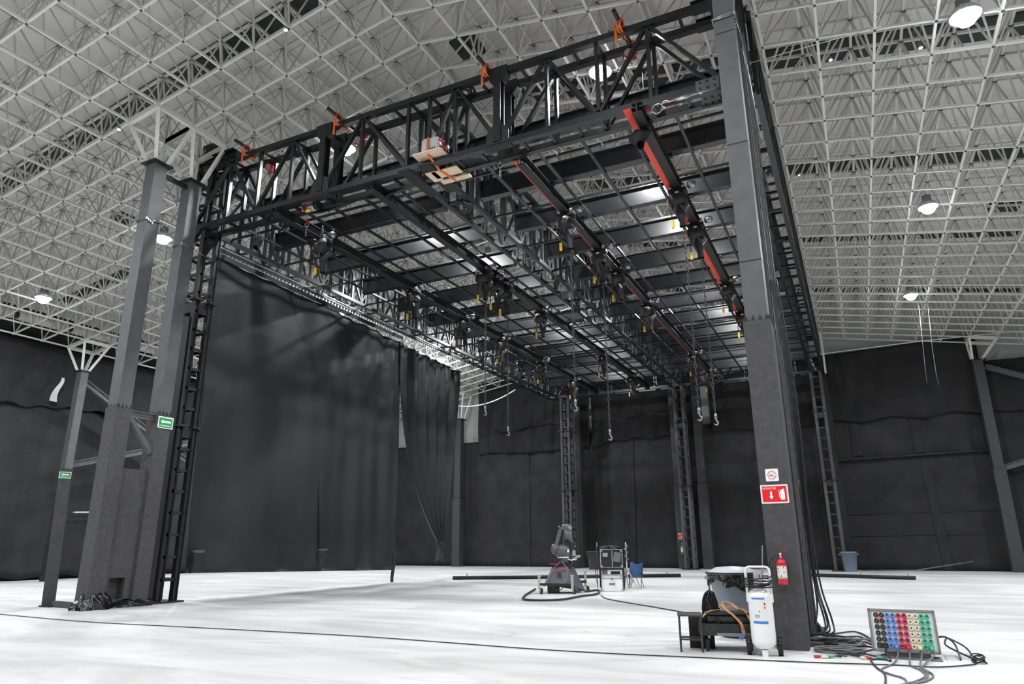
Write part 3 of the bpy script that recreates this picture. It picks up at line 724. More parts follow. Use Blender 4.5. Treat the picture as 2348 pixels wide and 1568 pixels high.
RNM = {'r': 'wide red rail', 'm': 'thin red lined rail', 'h': 'heavy black rail', 'l': 'rail nearest the curtain'}
HO = {'r': (-2.80, [14.55, 16.55, 21.2, 24.3]), 'm': (-5.55, [14.55, 17.0, 18.65, 22.05, 29.3, 32.8]), 'h': (-9.12, [16.85, 17.65, 18.3, 21.1, 27.7, 32.2]), 'l': (-11.95, [13.05, 17.35, 20.6, 23.6, 27.6, 31.5])}
CH = {('r', 0): 3.72, ('r', 1): 3.92, ('m', 0): 4.16, ('m', 1): 3.81, ('h', 0): 4.73, ('h', 2): 4.36}
proto = None; hoists = []
for key, (x, ys) in HO.items():
    for k, y in enumerate(ys):
        lab = '%s black chain hoist from the front on the %s%s' % (ORD[k], RNM[key], ' with chain' if (key, k) in CH else '')
        if proto is None: proto = make_hoist(); proto.scale = (1.2, 1.2, 1.2); h = proto; h.location = (x, y, 9.06); h['label'] = lab; h['group'] = 'chain hoists'
        else: h = dup(proto, (x, y, 9.06), random.uniform(-.25, .25), lab, 'chain hoists')
        hoists.append((key, k, h))
for key, k, h in hoists:
        if (key, k) in CH:
            h.rotation_euler = (0, 0, 0)
            zb = CH[(key, k)]
            c = chain_mesh(MB(), (.06, 0, -.3), (.06, 0, (zb-9.06)/1.2+.22), .0085, .10).build('load_chain', M_chain, h, False)
            hook_mesh(MB(), (.06, 0, (zb-9.06)/1.2+.22), .62).build('hook', M_zinc, c, False)
# black slung bags
def slung_bag(lab, p, w, h, hang):
    t = thing('hanging_bag', lab, 'bag', p)
    x, y, z = p
    b = MB().grid(lambda u, v: (x+w*(.5+.2*math.sin(5*v))*math.cos(2*pi*u)*(.55+.45*math.sin(pi*min(1, v*1.1)*.9)), y+w*.4*math.sin(2*pi*u)*(.6+.4*math.sin(3*v)), z-h*v+.05*math.sin(6*u+3*v)), 18, 10)
    b.build('bag', M_bagf, t)
    b = MB().tube([(x-w*.2, y, z-.03), (x, y, z+hang), (x+w*.2, y, z-.03)], .012, 6); b.build('strap', M_zinc, t)
slung_bag('black nylon bag with dangling strap hanging below the wide red rail', pz(1466, 296, 9.08), .34, .36, .12)
slung_bag('black bag slung from a red hook near the left front corner', pz(738, 545, 9.0), .26, .5, .35)
pb3 = pY(590, 545, 11.86); slung_bag('small dark bag hanging from a shackle under the left end of the front truss', pb3, .3, .3, 9.32-pb3.z)
# red shackles
for k, (x, y, lab) in enumerate([(1147, 378, 'small silver shackle with red pin under the right half of the front truss'), (703, 516, 'small silver shackle with red pin left of the orange winch')]):
    p = pz(x, y, 9.17); t = thing('shackle', lab, 'shackle', p, group='shackles')
    MB().torus(p, .06, .014, (0, 1, 0)).build('bow', M_alu, t); MB().bar(p+V(-.08, 0, .07), p+V(.08, 0, .07), .03).build('pin', M_redp, t); chain_mesh(MB(), p+V(0, 0, -.05), p+V(0, 0, -.3)).build('chain', M_zinc, t)

# orange slings with pipe stubs on the top chord
def sling_set(lab, px, py, py2, seed):
    c = pY(px, py, 11.34); x = c.x; z = ZTT
    t = thing('orange_sling', lab, 'sling', (x, 11.34, z), group='orange slings on the front truss')
    MB().cyl((x-.02, 10.85, z+.16), (x+.02, 12.2, z+.12), .045, 10).build('pipe', M_blk, t)
    b = MB()
    rnd = random.Random(seed)
    for y in (11.2, 11.42):
        for k in range(2):
            o = .06*k-.03
            b.grid(lambda u, v: (x+o+.04*(u-.5)+.01*math.sin(9*v), y+.10*math.cos(2*pi*v), z+.06+.15*math.sin(2*pi*v)), 2, 18)
    b.grid(lambda u, v: (x-.13+.06*u, 11.2, z+.1-.42*v), 1, 4)
    o = b.build('webbing', M_orange, t); md = o.modifiers.new('thickness', 'SOLIDIFY'); md.thickness = .006
    if py2:
        b = MB()
        for k in range(2): b.grid(lambda u, v: (x+.06*k+.05*(u-.5), 11.9+.1*math.cos(2*pi*v), z+.04+.16*math.sin(2*pi*v)), 2, 16)
        o = b.build('webbing', M_orange, t); md = o.modifiers.new('thickness', 'SOLIDIFY'); md.thickness = .006
    return x
for a in [('orange sling with black pipe stub at the left end of the front truss', 572, 360, 0, 1), ('orange sling with pipe stub beside the left post of the front truss', 783, 288, 1, 2), ('orange sling with pipe stub beside the right post of the front truss', 1122, 176, 1, 3), ('orange sling with pipe stub nearest the right front column', 1428, 85, 1, 4)]: sling_set(*a)
def red_hoist(lab, px, py):
    c = pY(px, py, 11.9)
    t = thing('lever_hoist', lab, 'hoist', c, group='red lever hoists on the front truss')
    MB().lathe([(.05, -.11), (.11, -.09), (.12, .06), (.07, .11)], c, (0, 1, 0), n=14).build('body', M_redp, t)
    MB().lathe([(.09, -.13), (.09, -.1)], c, (0, 1, 0), n=14).build('chain_guide', M_alu, t)
    MB().bar(c, c+V(.22, 0, .16), .05).build('lever', M_redp, t)
    b = MB()
    for k in range(4): b.tube([c+V(.03*k, -.05, -.1), c+V(.1+.03*k, -.08, -.24), c+V(.06, -.05, -.32), c+V(-.02*k, -.05, -.12)], .014, 6)
    b.build('chain', M_alu, t)
red_hoist('red and silver lever hoist hanging behind the left end of the front truss', 622, 387)
red_hoist('red lever hoist hanging above the roof lamp left of centre', 826, 326)
red_hoist('red lever hoist hanging below the sling nearest the right column', 1445, 128)
# orange winch under the truss
c = pz(713, 474, 9.28)
t = thing('cable_winch', 'orange framed cable winch lying on the front truss lower chord', 'winch', c)
MB().lathe([(.13, -.16), (.13, .16)], c, (1, 0, 0), n=16).build('drum', M_zinc, t); MB().tube([c+V(-.2, -.05, -.1), c+V(-.2, -.05, .13), c+V(.16, -.05, .16), c+V(.22, -.05, .02)], .035, 6).build('frame', M_orange, t)
MB().lathe([(.12, 0), (.12, .07)], c+V(.18, 0, 0), (1, 0, 0), n=14).build('motor', M_rub, t); MB().box(c+V(.02, -.1, -.16), (.14, .05, .05)).build('latch', M_yel, t)
# distribution box on plywood
cx = pY(1010, 352, 11.55).x
t = thing('plywood_board', 'pale plywood boards laid across the front truss lower chords', 'boards', (cx, 11.6, 9.2))
MB().box((cx-.02, 11.3, 9.395), (.72, .62, .025)).build('board', M_ply, t); MB().box((cx+.1, 11.68, 9.215), (.66, .3, .025)).build('board', M_ply, t); MB().box((cx-.25, 11.72, 9.215), (.25, .42, .025)).build('board', M_ply, t); MB().box((cx+.15, 12.0, 9.2), (.74, .16, .03)).build('board', M_ply, t)
t = thing('power_box', 'grey power distribution box with red sockets strapped high on the front truss', 'power box', (cx, 11.5, 9.41))
MB().rbox((cx-.05, 11.42, 9.62), (.42, .5, .42), .015).build('case', mat('light_grey_case', (.5, .5, .5), .5), t)
MB().box((cx-.13, 11.165, 9.66), (.14, .012, .34)).build('end_rail', M_alu, t)
for i in range(4):
    for k in range(4): MB().lathe([(.04, 0), (.045, .02), (.02, .025)], (cx+.165, 11.26+.11*i, 9.48+.1*k), (1, 0, 0), n=10).build('socket', (M_redp, M_rub, M_wp, M_redp)[(i+k) % 4], t)
for i in range(3):
    for k in range(3): MB().box((cx+.04+.045*i-.05, 11.165, 9.47+.045*k), (.028, .012, .028)).build('switch', M_rub, t)
b = MB()
for k in range(6): b.tube([(cx+.19, 11.25+.06*k, 9.5+.05*(k % 3)), (cx+.32, 11.3+.05*k, 9.45), (cx+.38, 11.5, 9.3+.02*k), (cx+.6+.1*k, 11.75, 9.30)], .016, 6)
b.build('plug_cable', M_cable, t)
o = MB().grid(lambda u, v: (lambda q: (q[0]+.05*(u-.5), q[1], q[2]))([(cx-.07, 11.15, 9.84), (cx-.07, 11.13, 9.6), (cx-.07, 11.1, 9.42), (cx-.03, 11.1, 9.37), (cx+.02, 11.5, 9.19), (cx+.12, 11.98, 9.17), (cx+.12, 12.1, 9.2)][min(6, int(v*6.001))]), 1, 6).build('orange_strap', M_orange)
tag(o, 'orange ratchet strap over the power box and plywood on the front truss', 'strap'); md = o.modifiers.new('thickness', 'SOLIDIFY'); md.thickness = .008
# cable bundle along the rear lower chord, tails, turnbuckle
for k in range(4):
    pts = [(-1.0-.52*i, 11.93+.03*k, 9.42+.035*k-.06*abs(math.sin(i*1.1+k*.4))) for i in range(13)]
    wire('%s black cable of the bundle tied along the front truss lower chord' % ORD[k], pts, .022, M_cable, 'power_cable')
for k in range(3):
    wire('%s black cable sagging under the left half of the front truss' % ORD[k], [(-8.3-.3*i, 11.9+.03*k, 9.3+.02*k-.12*abs(math.sin(i*.55+k*.2))) for i in range(14)], .024, M_cable, 'power_cable')
for k, (x, y) in enumerate([(1208, 390), (1285, 338), (1375, 322), (1272, 345)]):
    p = pz(x, y, 9.22); wire('white cable tie tail hanging from the cable bundle, %s from the left' % ORD[[0, 2, 3, 1][k]], [p+V(-.05, 0, .18), p+V(-.04, 0, .02), p+V(.03, 0, -.05), p+V(.06, 0, -.12)], .010, M_wsign, 'cable_tie', 'cable tie')
a_, b_ = pY(1648, 200, 11.28), pY(1500, 243, 11.28)
t = thing('turnbuckle', 'silver turnbuckle with hooks along the right end of the front truss', 'turnbuckle', b_)
MB().cyl(a_, b_, .014, 6).build('wire', M_alu, t); MB().cyl(a_.lerp(b_, .42), a_.lerp(b_, .68), .035, 10).build('barrel', M_alu, t)
c = a_.lerp(b_, .82); MB().torus(c+V(0, 0, -.03), .07, .018, (0, 1, 0), arc=4.4).build('hook', M_alu, t); c = a_.lerp(b_, .25); MB().torus(c+V(0, 0, .03), .06, .014, (0, 1, 0), arc=3.4).build('hook', M_alu, t)
c = pY(1507, 249, 11.25); tag(MB().torus(c, .1, .008, (0, 1, 0), n=28).build('cable_ring', M_alu), 'round loop of silver wire hanging at the right of the front truss', 'wire loop')
b = MB()
for k in range(9): b.torus((-6.9+.08*math.sin(k*2.2), 11.75+.05*math.cos(k), ZTT+.08+.02*k), .2+.03*math.sin(k*1.7), .016, (.1*math.sin(k), .1, 1), n=18)
tag(b.build('coiled_cable', M_cable), 'coil of black cable lying on the middle of the front truss', 'cable coil')
b = MB()
for k in range(6): b.torus((-7.75+.05*math.sin(k*2.2), 13.1+.04*k, 9.14+.012*k), .19+.02*math.sin(k*1.7), .016, (.1*math.sin(k), .1, 1), n=18)
tag(b.build('coiled_cable', M_cable), 'coil of black cable hung under the middle truss near the front', 'cable coil')

# ------------------------------------------------------------------ curtains on the left
XC = -14.76; ZC = .13
t = thing('curtain_track', 'pale grey curtain track with hooks below the left side truss', 'track', (XC, 18.2, 8.75))
MB().box((XC, 18.6, 8.86+ZC), (.09, 13.6, .05)).build('track_rail', M_steel, t); MB().box((XC+.02, 18.6, 8.94+ZC), (.05, 13.2, .02)).build('track_strip', M_alu, t)
for k in range(90): MB().box((XC+.02, 11.95+.15*k, 8.79+ZC), (.02, .025, .09)).build('glider', M_alu, t)
for k in range(7): MB().bar((XC, 12.2+2*k, 8.88+ZC), (XLT+.27, 12.2+2*k, 9.26), .03).build('hanger', M_steel, t)
def curtain_fn(y0, y1, zt0, zt1, zb0, zb1, yb0, yb1, nf, amp, seed):
    rnd = random.Random(seed); ph = [rnd.random()*6.28 for _ in range(5)]
    def fn(u, v):
        yt = y0+(y1-y0)*u; yb = yb0+(yb1-yb0)*u
        y = yt+(yb-yt)*v; zt = zt0+(zt1-zt0)*u-.035*abs(math.sin(u*38))*(1-v)-.10*math.sin(pi*min(1, u*1.02))**2*0
        z = zt+((zb0+(zb1-zb0)*u)-zt)*v
        w = amp*(math.sin(u*nf+ph[0]+.5*math.sin(v*3))*(.35+.4*u)+.5*math.sin(u*nf*2.7+ph[1]+v)*u*u+.5*math.sin(u*nf*.43+ph[2]+v*1.5))
        w += .05*math.sin(v*9+u*11+ph[3])*v*(1-u*.5)
        if v > .9: w += .10*math.sin(u*31+ph[4])*(v-.9)*8
        return (XC+w, y, z)
    return fn
c1 = thing('stage_curtain', 'huge flat black curtain hanging under the left side truss', 'curtain', (XC, 16, 0))
o = MB().grid(curtain_fn(11.93, 20.7, 8.81, 8.63, .62, .41, 12.3, 20.8, 24, .09, 3), 220, 60).build('cloth', M_curt, c1)
md = o.modifiers.new('thickness', 'SOLIDIFY'); md.thickness = .015
MB().grid(lambda u, v: (XC+.1+.012*math.sin(u*40), 11.93+8.75*u, 8.86-.018*8*u*.3-.14*v), 90, 3).build('heading_band', M_bagf, c1)
MB().grid(lambda u, v: (XC+.05*math.sin(5*v)+.05*u, 20.76+.14*(u-.5)*(1-.2*v)+.05*v, 1.2-1.19*v), 4, 16).build('trailing_strip', M_curt, c1)
# taped bundle of cloth at the foot of the curtain
for y, lab in ((12.45, 'near'), (16.95, 'middle')):
    b = MB().grid(lambda u, v: (XC+.12+.14*math.cos(pi*u)*0+.16*math.sin(pi*u), y+.17*math.cos(pi*u)*(1+.1*math.sin(9*v)), .64-.012*(y-12)+.50*v-.02*math.sin(8*u)), 12, 10)
    b.build('taped_fold', M_curt, c1)
    MB().grid(lambda u, v: (XC+.13+.165*math.sin(pi*u), y+.175*math.cos(pi*u), 1.09+.06*v), 10, 1).build('tape_band', mat('grey_gaffer_tape', (.10, .10, .105), .3), c1)
c2 = thing('stage_curtain', 'black curtain gathered and tied into a knot, right of the huge one', 'curtain', (XC, 22, 0))
Ltop = [20.62, 25.03]
def tied(u, v):
    # v 0 top -> 1 at the knot
    zt = 8.61-.17*u; y_t = Ltop[0]+(Ltop[1]-Ltop[0])*u
    z = zt+(1.25-zt)*v
    k = 1-v
    left = 23.55-(23.55-20.62)*(1-v**2.7); right = 23.78+(25.03-23.78)*(1-v**2.2)
    y = left+(right-left)*u
    w = (.10+.12*v)*math.sin(u*34+2*math.sin(v*2))*(.5+.5*u)*(1-v*.55)+.05*math.sin(u*71)*(1-v)
    return (XC+w+.12*v, y, z-.05*abs(math.sin(u*22))*(1-v))
o = MB().grid(tied, 120, 50).build('cloth', M_curt, c2); md = o.modifiers.new('thickness', 'SOLIDIFY'); md.thickness = .015
MB().bar((XC+.1, 16.95, 1.1), (XC+.09, 16.7, 3.4), .2, .03, up=(1, 0, 0)).build('seam_fold', M_bagf, c1)
MB().lathe([(.09, -.1), (.16, -.03), (.17, .04), (.10, .12)], (XC+.12, 23.66, 1.27), n=14).build('knot', M_bagf, c2)
MB().grid(lambda u, v: (XC+.12+(.07+.12*v)*math.cos(2*pi*u)*(1+.15*math.sin(6*pi*u)), 23.66+(.09+.17*v)*math.sin(2*pi*u), 1.2-.55*v+.04*math.sin(8*pi*u)*v), 30, 8).build('tail', M_curt, c2)
# ================================================================== SIGNS AND EXTINGUISHERS
def flat(parent, name, mt, pts, th, d):      # thin plate: polygon pts (3D), thickness along d
    return MB().prism(pts, Vector(d)*th).build(name, mt, parent, world=False)
def plate(parent, name, mt, cx, cz, w, h, y, th=.003, r=0):
    if r: 
        pts = []
        for sx, sz, a0 in ((1, 1, 0), (-1, 1, pi/2), (-1, -1, pi), (1, -1, 1.5*pi)):
            for k in range(4): a = a0+k*pi/6; pts.append((cx+sx*(w/2-r)+r*math.cos(a), y, cz+sz*(h/2-r)+r*math.sin(a)))
    else: pts = [(cx-w/2, y, cz-h/2), (cx+w/2, y, cz-h/2), (cx+w/2, y, cz+h/2), (cx-w/2, y, cz+h/2)]
    return flat(parent, name, mt, pts, th, (0, -1, 0))
# all signs are modelled facing -y in local space
def exit_sign(lab, loc, rz, w, h):
    t = thing('exit_sign', lab, 'sign', loc, rz, group='green exit signs')
    plate(t, 'board', M_wsign, 0, 0, w, h, 0, .006, .01)
    plate(t, 'green_field', M_grs, 0, h*.07, w*.88, h*.64, -.006, .002); plate(t, 'green_band', M_grs, 0, -h*.36, w*.88, h*.13, -.006, .002)
    s = w*.33; hh = h*.12; y = -.008; cz = h*.07
    flat(t, 'arrow', M_wsign, [(-s, y, cz), (-s*.55, y, cz-h*.2), (-s*.55, y, cz-hh*.75), (s, y, cz-hh*.75), (s, y, cz+hh*.75), (-s*.55, y, cz+hh*.75), (-s*.55, y, cz+h*.2)], .002, (0, -1, 0))
    plate(t, 'pale_strip', M_wsign, 0, -h*.27, w*.62, h*.06, -.008, .002)
exit_sign('larger green exit sign with white arrow on the rear twin column', (-14.325, 10.86, 4.02), pi/2, .40, .27)
exit_sign('small green exit sign with white arrow on the free standing post', tuple(pt_+V(.85, -.52, 0)*.105+(pb_-pt_).normalized()*.14), math.atan2(.85, .52), .24, .15)
def ext_sign(lab, loc, w, h, word=True, rz=0):
    t = thing('extinguisher_sign', lab, 'sign', loc, rz)
    plate(t, 'board', M_wsign, 0, 0, w, h, 0, .005, .012); plate(t, 'pink_border', mat('pale_pink_print', (.75, .55, .56), .4), 0, 0, w*.93, h*.89, -.005, .001)
    plate(t, 'red_field', M_rsign, 0, 0, w*.88, h*.82, -.006, .0015)
    y = -.0078
    if word: text('EXTINTOR', h*.15, M_wsign, t, (-w*.17, y, h*.29), (pi/2, 0, 0), ext=.001, sx=.98)
    flat(t, 'arrow', M_wsign, [(-w*.12, y, -h*.29), (-w*.04, y, -h*.12), (-w*.085, y, -h*.12), (-w*.085, y, h*.14), (-w*.155, y, h*.14), (-w*.155, y, -h*.12), (-w*.20, y, -h*.12)], .0015, (0, -1, 0))
    plate(t, 'pictogram_tank', M_wsign, w*.29, -h*.07, w*.16, h*.48, y, .0015, w*.03)
    flat(t, 'pictogram_valve', M_wsign, [(w*.24, y, h*.17), (w*.33, y, h*.17), (w*.37, y, h*.24), (w*.37, y, h*.28), (w*.26, y, h*.23), (w*.18, y, h*.2), (w*.19, y, -h*.2), (w*.165, y, -h*.2), (w*.16, y, h*.22), (w*.2, y, h*.25)], .0015, (0, -1, 0))
    return t
YS = 9.62-.006
p = pY(1776, 1132.5, YS); ext_sign('red and white EXTINTOR sign with arrow on the right front column', p, .335, .235)
p = pY(1770, 1089, YS)
t = thing('no_smoking_sign', 'white no smoking sign above the red sign on the right front column', 'sign', p)
plate(t, 'board', M_wsign, 0, 0, .158, .158, 0, .005, .012)
MB().torus((0, -.0065, 0), .05, .0032, (0, 1, 0), n=30).build('red_ring', M_rsign, t, False)
MB().bar((-.035, -.0065, .035), (.035, -.0065, -.035), .006, .003).build('red_slash', M_rsign, t, False)
MB().box((-.012, -.0062, -.008), (.045, .003, .009)).build('cigarette', M_rub, t, False); MB().box((.02, -.0062, -.008), (.014, .003, .009)).build('cigarette_tip', M_label, t, False)
MB().tube([(.012, -.006, .003), (.02, -.006, .014), (.014, -.006, .024), (.024, -.006, .034)], .0022, 5).build('smoke_mark', M_cableg, t, False)
def extinguisher(lab, loc, k, body, band, rz=0, hose=True):
    t = thing('fire_extinguisher', lab, 'fire extinguisher', loc, rz)
    s = lambda *a: tuple(q*k for q in a)
    MB().lathe([(.06*k, 0), (.075*k, .01*k), (.078*k, .03*k), (.078*k, .33*k), (.07*k, .37*k), (.045*k, .40*k), (.02*k, .41*k), (.02*k, .43*k)], n=28).build('tank', body, t, False)
    b = MB().grid(lambda u, v: (.079*k*math.sin(-1.25+2.5*u), -.079*k*math.cos(-1.25+2.5*u), (.10+.20*v)*k), 16, 1)
    lb = b.build('paper_label', M_label, t, False)
    MB().grid(lambda u, v: (.0795*k*math.sin(-1.2+2.4*u), -.0795*k*math.cos(-1.2+2.4*u), (.105+.012*v)*k), 16, 1).build('label_band', band, lb, False)
    MB().grid(lambda u, v: (.0795*k*math.sin(-1.2+2.4*u), -.0795*k*math.cos(-1.2+2.4*u), (.288+.006*v)*k), 16, 1).build('label_band', band, lb, False)
    b = MB()
    for i, (a, z) in enumerate([(.45, .27), (.45, .20), (-.15, .14), (-.75, .21), (-.75, .25)]): b.box((.0795*k*math.sin(a), -.0795*k*math.cos(a), z*k), s(.018, .004, .02), Matrix.Rotation(a, 3, 'Z'))
    b.build('label_print', M_redp, lb, False)
    MB().lathe([(.018*k, .42*k), (.022*k, .44*k), (.022*k, .49*k), (.012*k, .5*k)], n=12).build('valve', M_alu, t, False)
    MB().bar(s(-.05, 0, .485), s(.10, 0, .545), .016*k, .01*k).build('lever', M_redp, t, False); MB().bar(s(-.02, 0, .47), s(.13, 0, .455), .016*k, .008*k).build('carry_handle', M_rub, t, False)
    if hose: MB().tube([s(-.02, 0, .47), s(-.07, -.01, .47), s(-.13, -.02, .43), s(-.18, -.02, .35), s(-.2, -.02, .24)], .009*k, 8).build('hose', M_rub, t, False)
    return t
p = pY(1797, 1341, 9.53); extinguisher('red fire extinguisher hung on the right front column', p, .755, M_redp, M_gr)
p = pY(1566, 1271, 36.9); extinguisher('tiny green and white extinguisher on the far column under its sign', p, 1.15, M_gr, M_gr, hose=False)
p = pY(1564.5, 1229, 36.94); ext_sign('small red extinguisher sign on the far dark column', p, .40, .29, word=False)
tag(MB().box(pY(1797, 1302, 9.605), (.05, .03, .12)).build('wall_bracket', M_blk), 'black bracket behind the red extinguisher', 'bracket')

# wheeled white extinguisher
p = pz(1752, 1507); az = math.atan2(-p.x, p.y)
t = thing('wheeled_extinguisher', 'large white wheeled extinguisher standing by the right column', 'fire extinguisher', (p.x, p.y+.14, 0), az)
L = False; dz = .02
MB().lathe([(.04, .05+dz), (.10, .07+dz), (.134, .12+dz), (.137, .16+dz), (.137, .66+dz), (.13, .71+dz), (.10, .75+dz), (.05, .775+dz), (.03, .78+dz)], n=36).build('tank', M_wp, t, L)
for s in (-1, 1):
    w = MB().torus((s*.172, .05, .10), .072, .028, (1, 0, 0), n=28, m_=10)
    for k in range(16):
        a = 2*pi*k/16; w.box((s*.172, .05+.098*math.cos(a), .10+.098*math.sin(a)), (.05, .018, .012), Matrix.Rotation(a, 3, 'X'))
    w = w.build('wheel', M_rub, t, L); MB().lathe([(.05, -.015), (.055, 0), (.05, .015)], (s*.172, .05, .10), (1, 0, 0), n=18).build('hub', M_alu, w, L)
MB().cyl((-.17, .05, .10), (.17, .05, .10), .012, 8).build('axle', M_alu, t, L)
hd = []
for q in [(-.135, .66), (-.135, .98)]: hd.append((q[0], .02, q[1]+dz))
for k in range(7): a = pi-k*pi/12; hd.append((-.085+.05*math.cos(a), .02, .99+.05*math.sin(a)+dz))
for k in range(7): a = pi/2-k*pi/12; hd.append((.085+.05*math.cos(a), .02, .99+.05*math.sin(a)+dz))
hd += [(.135, .02, .98+dz), (.135, .02, .66+dz)]
MB().tube(hd, .0155, 12).build('handle_bar', M_wp, t, L)
for s in (-1, 1): MB().box((s*.14, .02, .66+dz), (.022, .05, .1)).build('handle_lug', M_wp, t, L)
MB().box((0, -.05, .035), (.065, .11, .07)).build('front_foot', M_wp, t, L)
b = MB()
for k in range(7):
    rr = .148+.007*math.sin(k*2.1); b.torus((.006*math.sin(k*3), .02, .80+.018*k+dz), rr, .009, (.12*math.sin(k*1.7), -.16+.1*math.cos(k), 1), n=30)
b.build('coiled_hose', M_rub, t, L)
MB().box((.0, .02, .85+dz), (.10, .08, .26)).build('valve_block', mat('grey_valve_casting', (.45, .45, .44), .45), t, L)
MB().lathe([(.02, 0), (.028, .012), (.012, .02)], (.03, -.03, .81+dz), (0, -1, 0), n=12).build('gauge', M_redp, t, L); MB().box((.02, -.02, .93+dz), (.018, .012, .03)).build('seal_tag', M_redp, t, L)
def wrap(a0, a1, z0, z1, name, mt, par, r=.1378): return MB().grid(lambda u, v: (r*math.sin(a0+(a1-a0)*u), -r*math.cos(a0+(a1-a0)*u), z0+(z1-z0)*v), 12, 1).build(name, mt, par, L)
lb = wrap(-.75, .55, .385, .705, 'paper_label', M_label, t)
wrap(-.75, .35, .672, .692, 'blue_stripe', M_blue, lb, .1385); wrap(-.75, .50, .385, .415, 'blue_stripe', M_blue, lb, .1385)
b = MB()
for a, z, w_, h_ in ((.32, .62, .014, .03), (.32, .575, .014, .022), (-.15, .53, .016, .014)): b.box((.1385*math.sin(a), -.1385*math.cos(a), z), (w_, .003, h_), Matrix.Rotation(a, 3, 'Z'))
b.build('label_print', M_redp, lb, L)
b = MB()
for a in (-.45, -.22):
    for k in (-1, 1): b.box((.1385*math.sin(a+.06*k), -.1385*math.cos(a+.06*k), .47), (.004, .003, .035), Matrix.Rotation(a, 3, 'Z'))
b.box((.1385*math.sin(-.33), -.1385*math.cos(-.33), .487), (.04, .003, .004), Matrix.Rotation(-.33, 3, 'Z')); b.build('label_print', M_gr, lb, L)
squash(t, .92, ('wheel', 'axle', 'front_foot'))
# thin rod behind it
tag(MB().cyl(pY(1748, 1488, 9.5), pY(1748, 1250, 9.5), .008, 8).build('thin_rod', M_cableg), 'thin grey rod standing upright behind the wheeled extinguisher', 'rod')

# ================================================================== BIN, STOOL, DOLLY
p = pz(1690, 1466)
t = thing('waste_bin', 'big grey waste bin with black liner behind the dolly', 'bin', (p.x-.03, p.y+.28, 0), .44)
HB = .80
MB().lathe([(.215, .02), (.225, 0.03), (.27, .45), (.272, .46), (.276, .46), (.28, .47), (.315, HB), (.335, HB), (.335, HB+.03), (.30, HB+.03), (.27, .5), (.21, .05)], n=40).build('tub', M_bin, t, L)
MB().grid(lambda u, v: ((.345+.02*math.sin(u*2*pi*7+v*4)*v+.012*math.sin(u*2*pi*17))*math.cos(2*pi*u), (.345+.02*math.sin(u*2*pi*7+v*4)*v+.012*math.sin(u*2*pi*17))*math.sin(2*pi*u), HB+.045-(.16+.05*math.sin(u*2*pi*3)+.03*math.sin(u*2*pi*8))*v), 120, 8).build('bin_liner', M_bagp, t, L)
MB().lathe([(.36, HB+.03), (.365, HB+.055), (.34, HB+.06), (.22, HB+.12), (.02, HB+.135)], n=40).build('lid', mat('pale_grey_lid', (.50, .53, .58), .35), t, L)
MB().torus((0, 0, HB+.045), .36, .014, n=40).build('lid_rim', M_rub, t, L)
for s in (-1, 1): MB().box((s*.35, 0, HB-.02), (.06, .14, .04)).build('grip', M_bin, t, L)
p = pz(1640, 1430, .12)
crumple('rubbish_bag', 'drooping black rubbish bag on the dolly against the grey bin', (pz(1637, 1425, .28).x, 9.55, .27), .15, .38, mt=M_bagp, cat='bag', seed=9, squash=(.75, .5))
# dolly
p = pz(1668, 1480); dx, dy = -1.65, 9.42
t = thing('dolly', 'low black wooden dolly on four castors before the bin', 'dolly', (dx, dy, 0), .30)
MB().box((0, 0, .255), (.66, .52, .05)).build('deck', M_bagf, t, L)
b = MB().box((0, -.27, .25), (.68, .035, .13)); b.box((0, .27, .25), (.68, .035, .13)); b.box((-.325, 0, .25), (.035, .5, .13)); b.box((.325, 0, .25), (.035, .5, .13)); b.build('rim_board', mat('scuffed_black_board', (.022, .022, .022), .6, var=.6, scale=25), t, L)
MB().box((.1, -.292, .20), (.5, .012, .03)).build('worn_edge', mat('worn_grey_metal', (.22, .21, .2), .6), t, L)
for x in (-.24, .26):
    for y in (-.2, .2):
        c = MB().box((x, y+.01, .175), (.03, .08, .06)).build('caster_fork', M_zinc, t, L)
        MB().lathe([(.06, -.022), (.078, -.015), (.08, 0), (.078, .015), (.06, .022)], (x+.02*math.copysign(1, y), y, .08), (1, .3*y, 0), n=20).build('wheel', M_rub, c, L)
t2 = thing('plastic_crate', 'flat black plastic case lying on the dolly', 'case', (dx, dy, .28), .30)
b = MB().rbox((.02, .02, .065), (.5, .36, .13), .02)
b.build('body', M_bagp, t2, L); MB().box((.02, .02, .135), (.52, .38, .02)).build('lid', M_rub, t2, L)
for k in (-.12, .1): MB().box((k, -.172, .07), (.05, .02, .07)).build('latch', M_blk, t2, L)
t = thing('ratchet_strap', 'tan ratchet strap tangled over the black case on the dolly', 'strap', (dx, dy, .42), .30)
def ribbon(path, w, up=(0, 0, 1)):
    b = MB(); P = [Vector(q) for q in path]
    def pos(v):
        f = v*(len(P)-1); i = min(len(P)-2, int(f)); q = f-i
        p0, p1, p2, p3 = P[max(i-1, 0)], P[i], P[i+1], P[min(i+2, len(P)-1)]
        return .5*((2*p1)+(p2-p0)*q+(2*p0-5*p1+4*p2-p3)*q*q+(3*p1-p0-3*p2+p3)*q**3)
    def fn(u, v):
        c = pos(v); d = (pos(min(1, v+.01))-pos(max(0, v-.01))).normalized(); s = d.cross(Vector(up)); s = s.normalized() if s.length > .05 else Vector((1, 0, 0))
        return c+s*(u-.5)*w
    return b.grid(fn, 1, 8*len(P))
